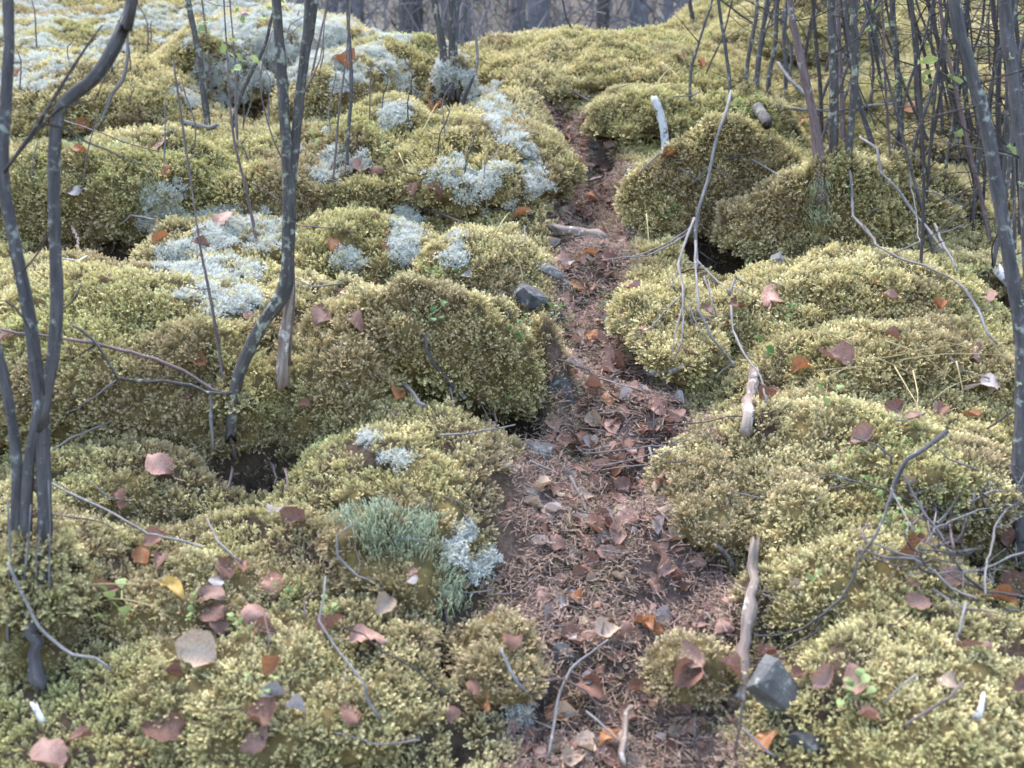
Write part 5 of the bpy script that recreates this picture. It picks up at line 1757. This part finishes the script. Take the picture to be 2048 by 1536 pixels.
# ------------------------------------------------------------------ fallen leaves one can tell apart
SINGLE = [
    (243, 1020, 48, 'rust', 'folded', 'upright folded brown leaf below the long straight pale stick'),
    (325, 945, 62, 'pink', 'flat', 'pinkish brown leaf below the front of the broad left mound'),
    (560, 1030, 50, 'grey', 'flat', 'pale grey leaf at the mouth of the dark left hollow'),
    (590, 1050, 55, 'rust', 'curled', 'brown leaf under the pale grey leaf by the left hollow'),
    (315, 1100, 52, 'rust', 'folded', 'dark brown leaf above the orange edged leaf, lower left'),
    (288, 1132, 46, 'orange', 'curled', 'orange edged curled leaf left of the leaf cluster'),
    (322, 1140, 52, 'pink', 'folded', 'upright brown leaf touching the orange edged leaf'),
    (452, 1155, 48, 'rust', 'flat', 'triangular brown leaf at the top of the leaf cluster'),
    (494, 1150, 32, 'rust', 'folded', 'small brown leaf at the end of the grey stick'),
    (532, 1182, 68, 'rust', 'curled', 'cupped dark brown leaf at the right of the leaf cluster'),
    (350, 1197, 56, 'yellow', 'folded', 'yellow and brown leaf left of the leaf cluster'),
    (425, 1210, 62, 'pink', 'flat', 'pinkish leaf in the middle of the leaf cluster'),
    (440, 1180, 40, 'grey', 'flat', 'pale leaf under the triangular leaf of the cluster'),
    (215, 1205, 62, 'rust', 'folded', 'torn brown leaf beside the left sapling foot'),
    (430, 1242, 52, 'rust', 'flat', 'small flat brown leaf at the lower left of the cluster'),
    (450, 1258, 60, 'pink', 'rolled', 'rolled pale brown leaf under the cluster'),
    (520, 1248, 64, 'pink', 'curled', 'pale curled leaf at the lower right of the cluster'),
    (665, 1265, 55, 'rust', 'folded', 'brown leaf pierced by the long curved grey twig'),
    (738, 1295, 74, 'pink', 'flat', 'long pinkish leaf with dark spots under a thin dark twig'),
    (395, 1325, 92, 'tan', 'flat', 'large bleached tan leaf lying flat at the lower left'),
    (550, 1352, 46, 'orange', 'rolled', 'orange brown leaf standing on edge at the bottom left'),
    (335, 1470, 84, 'rust', 'curled', 'large brown leaf with a curled orange edge, bottom left'),
    (530, 1455, 78, 'rust', 'curled', 'cupped brown leaf above a flat leaf at the bottom'),
    (515, 1498, 64, 'pink', 'flat', 'flat pinkish leaf below the cupped brown leaf at the bottom'),
    (550, 1408, 50, 'grey', 'folded', 'grey brown crumpled leaf above the cupped leaf'),
    (110, 1522, 80, 'pink', 'flat', 'purplish leaf cut by the bottom edge at the left'),
    (168, 1500, 46, 'rust', 'folded', 'upright brown leaf near the bottom left corner'),
    (595, 1440, 40, 'grey', 'rolled', 'whitish rolled leaf right of the cupped leaf'),
    (770, 1230, 52, 'tan', 'folded', 'tan folded leaf on the moss right of the zigzag twig'),
    (822, 1158, 24, 'pink', 'flat', 'small pink leaf just below the green lichen patch'),
    (826, 1178, 26, 'grey', 'flat', 'small white leaf just under the small pink leaf'),
    (1025, 1297, 46, 'rust', 'flat', 'round purplish leaf on the lower left path edge'),
    (1115, 1098, 42, 'pink', 'flat', 'round pink leaf lying alone in the lower path'),
    (945, 1395, 38, 'rust', 'flat', 'small brown leaf above an orange leaf, bottom centre'),
    (968, 1425, 54, 'orange', 'folded', 'orange brown leaf at the bottom centre'),
    (900, 1445, 34, 'pink', 'rolled', 'thin rolled leaf left of the orange leaf at the bottom'),
    (800, 1500, 58, 'rust', 'folded', 'pointed brown leaf at the bottom, left of centre'),
    (700, 1445, 50, 'rust', 'flat', 'dull brown leaf half sunk in moss at the bottom'),
    (640, 645, 54, 'pink', 'flat', 'pinkish leaf right of the twin-stemmed sapling'),
    (715, 662, 50, 'pink', 'folded', 'upright pink leaf on the left of the round mound'),
    (690, 600, 30, 'rust', 'flat', 'small leaf on top of the round mound'),
    (740, 578, 34, 'orange', 'flat', 'rusty leaf at the back of the round mound'),
    (400, 735, 38, 'orange', 'folded', 'orange brown leaf in the middle of the broad mound'),
    (612, 830, 28, 'rust', 'folded', 'brown leaf on the right flank of the broad mound'),
    (100, 930, 30, 'pink', 'folded', 'pink leaf behind the left sapling stems'),
    (805, 810, 36, 'orange', 'rolled', 'rolled leaf on the pale stub left of the hollow'),
    (15, 690, 36, 'pink', 'flat', 'pink leaf at the left edge under the long branch'),
    (325, 492, 34, 'orange', 'folded', 'orange leaf standing at the right end of the wide hollow'),
    (665, 492, 52, 'orange', 'curled', 'bright orange brown leaf behind the round mound'),
    (165, 318, 36, 'orange', 'curled', 'dark orange leaf on the left mound top'),
    (170, 262, 28, 'orange', 'folded', 'small orange leaf below the bent stem'),
    (225, 268, 56, 'rust', 'curled', 'curled brown leaf at the foot of the pale crooked stick'),
    (315, 296, 58, 'pink', 'flat', 'broad pinkish leaf on the back of the left mound'),
    (330, 345, 38, 'orange', 'curled', 'rusty curled leaf on the left mound right of the bent stem'),
    (150, 397, 30, 'grey', 'flat', 'pale leaf on the front of the left mound'),
    (320, 455, 26, 'rust', 'folded', 'small red brown leaf below the drooping lichen'),
    (452, 455, 46, 'pink', 'flat', 'pink leaf lying on the broad white lichen patch'),
    (748, 350, 48, 'rust', 'curled', 'curled brown leaf left of the lichened mound'),
    (720, 348, 36, 'pink', 'flat', 'pale pink leaf next to the curled one left of the lichened mound'),
    (868, 395, 38, 'rust', 'folded', 'dark pink leaf in front of the lichened mound'),
    (835, 390, 34, 'pink', 'rolled', 'narrow leaf left of the dark pink leaf'),
    (1045, 443, 34, 'orange', 'folded', 'orange brown leaf below the lichen cascade'),
    (880, 213, 48, 'orange', 'flat', 'rusty leaf on moss below the brown root mound'),
    (865, 232, 36, 'orange', 'rolled', 'thin orange leaf under the rusty leaf by the root mound'),
    (930, 563, 30, 'grey', 'flat', 'pale pink leaf behind the round mound, near the dark stone'),
    (685, 138, 46, 'orange', 'rolled', 'rust leaf on the small green mound under the lichen ridge'),
    (35, 160, 30, 'orange', 'folded', 'orange leaf at the upper left edge'),
    (490, 35, 24, 'pink', 'flat', 'pale leaf on the crest lichen'),
    (1185, 685, 28, 'orange', 'flat', 'bright orange leaf on the middle path'),
    (1090, 1465, 34, 'yellow', 'flat', 'small yellow leaf at the bottom of the path'),
    (1215, 1283, 60, 'tan', 'curled', 'large tan curled leaf in the lower path'),
    (1250, 1272, 42, 'pink', 'folded', 'pink leaf against the large tan curled leaf'),
    (1288, 1265, 40, 'orange', 'rolled', 'orange rolled leaf right of the tan curled leaf'),
    (1132, 1442, 56, 'tan', 'folded', 'tan folded leaf behind the curved twig at the bottom path'),
    (1245, 1475, 56, 'tan', 'curled', 'pale leaf wrapped on the broken stick at the bottom'),
    (1212, 1497, 52, 'orange', 'flat', 'orange brown leaf left of the broken stick'),
    (1190, 1395, 66, 'rust', 'rolled', 'long brown leaf beside the curved twig in the path'),
    (1545, 605, 58, 'pink', 'flat', 'pink leaf alone on the broad right mound'),
    (1775, 612, 32, 'pink', 'folded', 'small pink leaf at the right of the broad right mound'),
    (1870, 627, 36, 'orange', 'rolled', 'orange rolled leaf on the right mound shoulder'),
    (1440, 668, 46, 'rust', 'flat', 'brown leaf among the dead branch twigs'),
    (1475, 625, 46, 'rust', 'curled', 'curled leaf at the tip of the dead branch twigs'),
    (1380, 715, 44, 'pink', 'flat', 'pinkish leaf below the dead branch twigs'),
    (1410, 638, 34, 'pink', 'folded', 'pale brown leaf behind the dead branch twigs'),
    (1965, 608, 46, 'pink', 'flat', 'pink leaf near the white barked stub'),
    (1690, 635, 24, 'grey', 'folded', 'tiny white leaf on the broad right mound'),
    (1950, 720, 52, 'pink', 'flat', 'pink leaf on the mound with dry grass'),
    (1958, 778, 66, 'grey', 'flat', 'large grey leaf in the dry grass'),
    (1985, 790, 34, 'tan', 'folded', 'tan leaf next to the large grey leaf'),
    (1668, 735, 72, 'pink', 'rolled', 'long rolled pink leaf right of the rotten stake'),
    (1780, 690, 30, 'rust', 'folded', 'dark leaf above the dry grass'),
    (1600, 755, 44, 'orange', 'rolled', 'bent rusty leaf in the dip right of the stake'),
    (1540, 810, 44, 'rust', 'rolled', 'dark leaf beside the rotten stake'),
    (1785, 840, 48, 'rust', 'curled', 'red brown leaf above the bright moss mound'),
    (1825, 852, 36, 'pink', 'flat', 'pale pink leaf right of the red brown one'),
    (1942, 845, 34, 'orange', 'curled', 'small rusty leaf near the right trunk'),
    (1880, 838, 36, 'rust', 'rolled', 'dark rolled leaf between the grey leaf and the right tangle'),
    (1720, 890, 56, 'pink', 'folded', 'pale pink leaf above the twig tangle'),
    (1590, 522, 54, 'pink', 'flat', 'pinkish leaf beside the blue grey stone'),
    (1890, 1075, 72, 'pink', 'flat', 'large pink leaf under the twigs of the right tangle'),
    (1985, 1090, 64, 'rust', 'folded', 'red brown leaf hanging at the right of the tangle'),
    (1830, 1100, 46, 'orange', 'folded', 'rusty leaf at the left side of the tangle hollow'),
    (1812, 1130, 40, 'orange', 'rolled', 'orange edged leaf low at the left of the tangle hollow'),
    (1900, 1165, 54, 'pink', 'flat', 'pale leaf in the lower middle of the tangle'),
    (2020, 1195, 64, 'rust', 'curled', 'brown leaf at the right edge below the tangle'),
    (1998, 1225, 54, 'orange', 'rolled', 'upright orange leaf at the lower right of the tangle'),
    (1830, 1222, 50, 'pink', 'flat', 'pale pink leaf below the tangle'),
    (1640, 1370, 60, 'pink', 'folded', 'pink folded leaf right of the grey slab stone'),
    (1598, 1365, 36, 'rust', 'folded', 'dark brown leaf at the top of the grey slab stone'),
    (1700, 1378, 66, 'pink', 'curled', 'large pale pink leaf right of the pink folded leaf'),
    (1732, 1450, 48, 'rust', 'curled', 'rounded brown leaf in the bottom right moss'),
    (1532, 1490, 54, 'orange', 'flat', 'orange leaf leaning on the grey slab stone'),
    (2032, 1395, 50, 'rust', 'folded', 'brown leaf at the right edge near the bottom'),
    (1940, 1312, 66, 'pink', 'flat', 'dull pink leaf above the bright green moss, bottom right'),
    (1460, 1355, 50, 'rust', 'folded', 'dark leaf beside the lower end of the peeled log'),
    (1440, 1270, 46, 'pink', 'curled', 'pale glossy leaf left of the peeled log'),
    (1595, 255, 34, 'orange', 'folded', 'orange leaf at the foot of the reddish stem'),
    (1340, 325, 34, 'orange', 'rolled', 'rusty leaf on top of the dead branch mound'),
    (1365, 128, 30, 'rust', 'folded', 'brown leaf on the upper right moss slope'),
    (1400, 140, 24, 'orange', 'folded', 'small orange leaf on the upper right moss slope'),
]
for i, (x, y, sz, col, stt, label) in enumerate(SINGLE):
    put_leaf(x, y, sz, col, stt, label, 'fallen leaves one by one', random.Random(2000 + i))
# leaf caught on a twig in the thicket, and on the shoot tip
lf = put_leaf(1815, 232, 34, 'orange', 'flat', 'bright orange leaf hanging on a twig in the thicket', 'fallen leaves one by one', random.Random(1), lift=0.05)
lf2 = put_leaf(400, 487, 26, 'rust', 'folded', 'brown leaf on the tip of the thin upright shoot', 'fallen leaves one by one', random.Random(2))
lf2.location = at_y(400, 490, base_Y(462, 850))

# leaves in the litter of the path and scattered on the moss
CNAME = dict(rust='rust brown', pink='pinkish brown', tan='tan', orange='orange brown', yellow='yellow', grey='bleached')
rr = random.Random(99)
PL = [(1210, 720), (1228, 742), (1192, 748), (1182, 795), (1238, 800), (1272, 800), (1190, 860), (1218, 852), (1190, 910), (1160, 895), (1202, 945), (1130, 990), (1172, 1000),
      (1265, 980), (1292, 1005), (1322, 970), (1240, 1022), (1105, 985), (1212, 1115), (1272, 1385), (1170, 1365), (1366, 1432), (1392, 1460), (1180, 585), (1203, 575), (1160, 530), (1212, 540),
      (1190, 340), (1170, 240), (1130, 240), (1150, 365), (1310, 830), (1300, 860), (1260, 910), (1225, 930), (1150, 950), (1255, 1050), (1330, 1040), (1230, 1080)]
for i in range(100):
    t = rr.random() ** 0.9
    k = t * (len(PATH_PX) - 4)
    a, b = PATH_PX[int(k)], PATH_PX[int(k) + 1]
    f = k - int(k)
    w = a[2] + (b[2] - a[2]) * f
    PL.append((a[0] + (b[0] - a[0]) * f + rr.uniform(-0.85, 0.85) * w, a[1] + (b[1] - a[1]) * f))
for i, (x, y) in enumerate(PL):
    d = hit(x, y)[2]
    col, stt = rr.choice(['rust', 'pink', 'pink', 'rust', 'tan', 'orange', 'rust', 'pink', 'grey']), rr.choice(['flat', 'folded', 'curled', 'rolled', 'flat'])
    cxp = np.interp(-y, [-q[1] for q in PATH_PX], [q[0] for q in PATH_PX])
    sec = 'bottom' if y > 1250 else ('lower' if y > 1000 else ('middle' if y > 640 else 'upper'))
    side = 'left side' if x < cxp - 45 else ('right side' if x > cxp + 45 else 'centre')
    put_leaf(x, y, rr.uniform(0.030, 0.054) * FPX / d, col, stt, '%s %s leaf in the litter, %s of the %s path' % (stt, CNAME[col], side, sec),
             'fallen leaves in the path litter', rr, lift=0.012, tilt=0.3)
for i in range(48):
    x, y = rr.uniform(0, 2048), rr.uniform(60, 1500)
    loc = hit(x, y)[0]
    if float(path_t(np.array(loc.x), np.array(loc.y))) < 1.1 or loc.y > 6.5:
        continue
    d = hit(x, y)[2]
    col, stt = rr.choice(['rust', 'pink', 'orange', 'tan', 'rust']), rr.choice(['flat', 'folded', 'curled', 'rolled'])
    zone = ('far left' if x < 400 else 'left' if x < 900 else 'centre' if x < 1400 else 'right' if x < 1750 else 'far right')
    band = ('top' if y < 350 else 'upper middle' if y < 700 else 'lower middle' if y < 1100 else 'bottom')
    put_leaf(x, y, rr.uniform(0.024, 0.042) * FPX / d, col, stt, 'small %s %s leaf sunk in moss, %s, %s of picture' % (stt, CNAME[col], zone, band),
             'small leaves sunk in the moss', rr, lift=0.012, tilt=0.4)

# the mass of smaller leaves matted into the path litter
mat_src = []
for i, (c, t) in enumerate([('rust', 'flat'), ('pink', 'curled'), ('rust', 'folded'), ('pink', 'flat'), ('tan', 'curled'), ('pink', 'rolled'), ('rust', 'curled'), ('grey', 'folded')]):
    me = leaf_data(c, t, random.Random(i)).copy()
    mat_src.append(bpy.data.objects.new('litter_leaf', me))
G_MAT = inst_group('leaf_litter_scatter', mat_src)
n = 11000
lx, ly = rng.uniform(-0.9, 1.4, n), 0.75 + 4.0 * rng.random(n) ** 1.1
P = np.column_stack([lx, ly, ground_z(lx, ly) + 0.008])
t = path_t(lx, ly) + 0.25 * fbm(lx * 4, ly * 4, 0, 29, 2)
ok = (t < 1.0) & ~inside_any(P) & (rng.random(n) < np.where((ly > 1.75) & (ly < 2.7), 0.75, 0.42))
P = P[ok]
N = np.tile([0, -0.35, 0.9], (len(P), 1)) + rng.normal(0, 0.3, (len(P), 3))
tag(scatter('leaf_litter', P, N, rng.uniform(0.018, 0.044, len(P)), G_MAT, 8), 'mat of small broken brown leaves in the path', 'leaf litter', kind='stuff')

# ------------------------------------------------------------------ dry grass blades
BLADES = [[(1635, 765), (1690, 757), (1725, 762)], [(1650, 785), (1690, 764), (1730, 765)], [(1552, 858), (1600, 822), (1640, 788)], [(1700, 742), (1760, 740), (1840, 722), (1950, 705), (2040, 700)],
          [(1740, 745), (1800, 768), (1845, 795)], [(1815, 780), (1826, 812), (1820, 860)], [(1905, 745), (1921, 780), (1915, 820)], [(1780, 762), (1832, 852)], [(1695, 728), (1640, 700), (1600, 700)],
          [(1800, 742), (1900, 728), (2030, 735)], [(1840, 735), (1880, 715), (1940, 730)], [(1760, 720), (1830, 745), (1900, 800)], [(1850, 830), (1900, 790), (1960, 770)],
          [(845, 292), (858, 262), (875, 230)], [(800, 338), (803, 368), (828, 376)], [(815, 340), (825, 360), (850, 372)], [(1300, 205), (1315, 168), (1350, 158)], [(1320, 152), (1345, 168), (1362, 190)],
          [(1255, 186), (1225, 188), (1200, 205)], [(330, 1250), (250, 1225), (210, 1238)], [(190, 1210), (260, 1208), (310, 1212)], [(1010, 520), (1050, 560), (1045, 590)], [(985, 505), (1000, 470), (1020, 450)],
          [(1290, 460), (1300, 500), (1290, 520)], [(560, 1050), (575, 1030), (600, 1000)], [(1560, 1010), (1590, 990), (1640, 985)]]
for i, poly in enumerate(BLADES):
    p, r = lay(poly, 3.6, 1.4, jag=0.3, lift=0.028 + 0.01 * (i % 3))
    o = tube('dry_grass_blade', p, r, M['straw'], sides=4, step=0.02, wob=0.05, seed=i)
    far = poly[0][1] < 600
    right = poly[0][0] > 1500 and not far
    ln = (p[-1] - p[0]).length
    lw = 'long' if ln > 0.2 else ('middling' if ln > 0.1 else 'short')
    near = ('by the large grey leaf' if poly[0][0] > 1800 else 'near the long rolled pink leaf' if poly[0][0] < 1720 else 'in the midst of the dry grass') if right else ('near the birch stick' if poly[0][0] > 1150 else 'near the dark angular stone' if poly[0][0] > 950 else 'on the lichened mound')
    tag(o, '%s dry straw blade %s' % (lw, near if (right or far) else 'on the lower left moss' if poly[0][0] < 400 else 'by the left hollow or the rotten log'), 'grass',
        'dry grass of the right mound' if right else ('dry grass of the upper slope' if far else 'dry grass at the lower left'))

# ------------------------------------------------------------------ little green plants in the moss
def sprig_mesh(seed, n=6):
    r = random.Random(seed)
    V, F = [], []
    for k in range(n):
        a = r.uniform(0, 6.28)
        d = Vector((math.cos(a), math.sin(a), r.uniform(0.2, 0.9))).normalized()
        l = r.uniform(0.010, 0.024)
        s = d.cross(Vector((0, 0, 1))).normalized()
        u = s.cross(d)
        c0 = Vector((0, 0, 0.004 * k))
        c = c0 + d * l
        ln, w = r.uniform(0.010, 0.016), r.uniform(0.0045, 0.0065)
        b = len(V)
        prof = [(0, 0.0), (0.25, 0.8), (0.55, 1.0), (0.85, 0.65), (1.0, 0.05)]
        for t, ww in prof:
            m = c + d * (ln * t) + u * (0.004 * math.sin(t * 3))
            V += [tuple(m + s * w * ww + u * 0.0012), tuple(m - s * w * ww + u * 0.0012)]
        for j in range(4):
            F.append((b + 2 * j, b + 2 * j + 2, b + 2 * j + 3, b + 2 * j + 1))
        b = len(V)
        V += [tuple(c0 + s * 0.0006), tuple(c0 - s * 0.0006), tuple(c - s * 0.0005), tuple(c + s * 0.0005)]
        F.append((b, b + 1, b + 2, b + 3))
    me = bpy.data.meshes.new('green_sprig')
    me.from_pydata(V, [], F)
    me.materials.append(M['green'] if seed % 3 else M['pale_green'])
    return me


sprigs = [sprig_mesh(i, 4 + i % 4) for i in range(7)]
GREEN = [(855, 665, 1.4, 'dark blue-green sprig on the front of the round mound'), (1000, 815, 1.2, 'green sprig above the dark hollow by the path'), (1555, 748, 1.9, 'dark green fern-like leaf in the dip right of the stake'),
         (1655, 842, 1.5, 'bright green leaf on the moss right of the stake'), (545, 725, 1.4, 'green sprig at the crooked sapling foot'), (1610, 1195, 1.5, 'glossy green sprig near the dark forked twig'),
         (1690, 1420, 1.3, 'single round pale green leaf, bottom right'), (255, 1265, 1.7, 'green blade-like leaf at the lower left'), (1425, 90, 1.2, 'green sprig on the far right slope'),
         (90, 1240, 1.6, 'green moss sprig in the dark root hollow at the left')]
for x, y, sc, label in GREEN:
    loc, nor, d = hit(x, y)
    o = bpy.data.objects.new('green_sprig', sprigs[int(x) % 7])
    COL.objects.link(o)
    o.location = loc + Vector((0, -0.4, 0.9)) * 0.018
    o.scale = (sc,) * 3
    o.rotation_euler = (0.4, 0, x)
    tag(o, label, 'plant', 'small green plants in the moss')
rr = random.Random(41)
CL_AT = ['by the foot of the round mound', 'on the middle path', 'by the dark angular stone', 'under the dead branch twigs', 'on the broad right mound', 'at the top of the twig tangle', 'left of the twig tangle', 'inside the twig tangle', 'between thin stems upper centre left', 'on the lichened mound', 'at the end of the lichen cascade', 'on the dead branch mound', 'on the clump-bearing mound', 'at the left of the dead branch mound', 'behind the birch stick', 'under the lichen ridge', 'on the pale top right swell', 'in the bottom left moss', 'behind the round mound', 'beside the long arching twig']
clusters = [(1050, 700, 60, 30), (1180, 640, 60, 50), (1110, 640, 40, 30), (1290, 730, 60, 30), (1560, 660, 60, 30), (1800, 1040, 90, 60), (1700, 950, 100, 60), (1850, 1080, 80, 60), (700, 300, 80, 40), (880, 380, 80, 40),
            (1120, 390, 30, 40), (1480, 350, 80, 50), (1700, 400, 100, 40), (1330, 420, 30, 60), (1500, 240, 60, 20), (640, 200, 60, 40), (1250, 120, 150, 60), (500, 1300, 300, 120), (900, 560, 120, 60), (1900, 560, 100, 60)]
for k, (cx, cy, rx, ry) in enumerate(clusters):
    for j in range(5):
        x, y = rr.gauss(cx, rx * 0.5), rr.gauss(cy, ry * 0.5)
        loc, nor, d = hit(x, y)
        if loc.y > 7:
            continue
        o = bpy.data.objects.new('green_sprig', sprigs[rr.randrange(7)])
        COL.objects.link(o)
        o.location = loc + Vector((0, -0.4, 0.9)) * 0.016
        o.scale = (rr.uniform(0.7, 1.15),) * 3
        o.rotation_euler = (rr.uniform(0.1, 0.6), rr.uniform(-0.3, 0.3), rr.uniform(0, 6))
        tag(o, '%s green sprig %s' % ('tiny' if o.scale.x < 0.92 else 'small', CL_AT[k]), 'plant', 'tiny green sprigs ' + CL_AT[k])

# ------------------------------------------------------------------ wood beyond the crest
rr = random.Random(8)


def far_tree(px, Y, dia, label, group, m='far', lean=0.0, conifer=False):
    x = (px - 1024) / FPX * Y * 1.02
    z = float(ground_z(np.array(x), np.array(Y)))
    root = empty('forest_tree', (x, Y, z))
    tag(root, label, 'tree', group)
    H = rr.uniform(5.5, 8)
    pts = [Vector((x, Y, z - 0.15)), Vector((x + lean * 0.3, Y, z + H * 0.3)), Vector((x + lean * 0.7 + rr.gauss(0, 0.1), Y, z + H * 0.65)), Vector((x + lean, Y, z + H))]
    rd = [dia * 0.55, dia * 0.46, dia * 0.36, dia * 0.18]
    tube('trunk', pts, rd, M[m], root, sides=8, step=0.4, wob=0.08, seed=int(px))
    for k in range(5):
        h = rr.uniform(0.15, 0.8)
        b = pts[0].lerp(pts[3], h)
        a = rr.uniform(0, 6.28)
        d = Vector((math.cos(a), math.sin(a) * 0.6, rr.uniform(-0.1, 0.5)))
        tube('branch', [b, b + d * 0.6, b + d * 1.2 + Vector((0, 0, 0.15))], [dia * 0.12, dia * 0.08, dia * 0.03], M['far'], root, sides=4, step=0.3, seed=k)
    if conifer:
        V, F = [], []
        for k in range(1500):
            h = rr.random()
            hz = z + 0.3 + h * (H - 0.3)
            R = (1 - h) * 1.3 + 0.1
            a, q = rr.uniform(0, 6.28), R * math.sqrt(rr.random())
            c = Vector((x + q * math.cos(a), Y + q * math.sin(a), hz - 0.35 * q))
            d = Vector((math.cos(a), math.sin(a), rr.gauss(-0.2, 0.3))) * rr.uniform(0.06, 0.14)
            s = Vector((-math.sin(a), math.cos(a), rr.gauss(0, 0.4))) * 0.035
            b = len(V)
            V += [tuple(c - s - root.location), tuple(c + s - root.location), tuple(c + d - root.location)]
            F.append((b, b + 1, b + 2))
        me = bpy.data.meshes.new('crown')
        me.from_pydata(V, [], F)
        link = link_mesh('crown', me, M['conifer'])
        link.parent = root


far_tree(1070, 9.0, 0.15, 'pale blue-grey trunk standing clear just beyond the crest', 'trees of the wood beyond the crest')
far_tree(835, 9.5, 0.24, 'dark broad trunk beyond the lichen hump', 'trees of the wood beyond the crest', 'bark_d')
far_tree(1190, 7.5, 0.09, 'thin dark trunk right of the saddle', 'trees of the wood beyond the crest', 'bark_d', 0.2)
far_tree(940, 13, 0.10, 'green young conifer in the saddle of the crest', 'trees of the wood beyond the crest', conifer=True)
far_tree(925, 17, 0.12, 'second green conifer farther behind the saddle', 'trees of the wood beyond the crest', conifer=True)
far_tree(1110, 19, 0.12, 'distant green conifer behind the pale trunk', 'trees of the wood beyond the crest', conifer=True)
for i in range(85):
    Y = 8 + 22 * rr.random() ** 0.8
    far_tree(rr.uniform(480, 1500), Y, rr.uniform(0.05, 0.16), 'grey trunk in the hazy wood beyond the crest', 'grey trunks of the far wood', lean=rr.gauss(0, 0.4))
# leafless undergrowth of that wood
V, F = [], []
for k in range(9000):
    Y = 6.5 + 20 * rr.random()
    x = rr.uniform(-0.34, 0.34) * Y
    z = float(CAM_Z + Y * rr.uniform(0.10, 0.24))
    z = max(z, 1.6)
    d = Vector((rr.gauss(0, 0.5), rr.gauss(0, 0.5), rr.gauss(0.5, 0.7))).normalized() * rr.uniform(0.2, 0.7)
    w = rr.uniform(0.003, 0.009)
    s = d.cross(Vector((rr.gauss(0, 1), rr.gauss(0, 1), rr.gauss(0, 1)))).normalized() * w
    t = d.cross(s).normalized() * w
    c = Vector((x, Y, z))
    b = len(V)
    V += [tuple(c + s), tuple(c - s * 0.5 + t), tuple(c - s * 0.5 - t), tuple(c + d)]
    F += [(b, b + 1, b + 3), (b + 1, b + 2, b + 3), (b + 2, b, b + 3)]
me = bpy.data.meshes.new('undergrowth')
me.from_pydata(V, [], F)
tag(link_mesh('undergrowth', me, M['far']), 'leafless grey undergrowth of the far wood', 'undergrowth', kind='stuff')
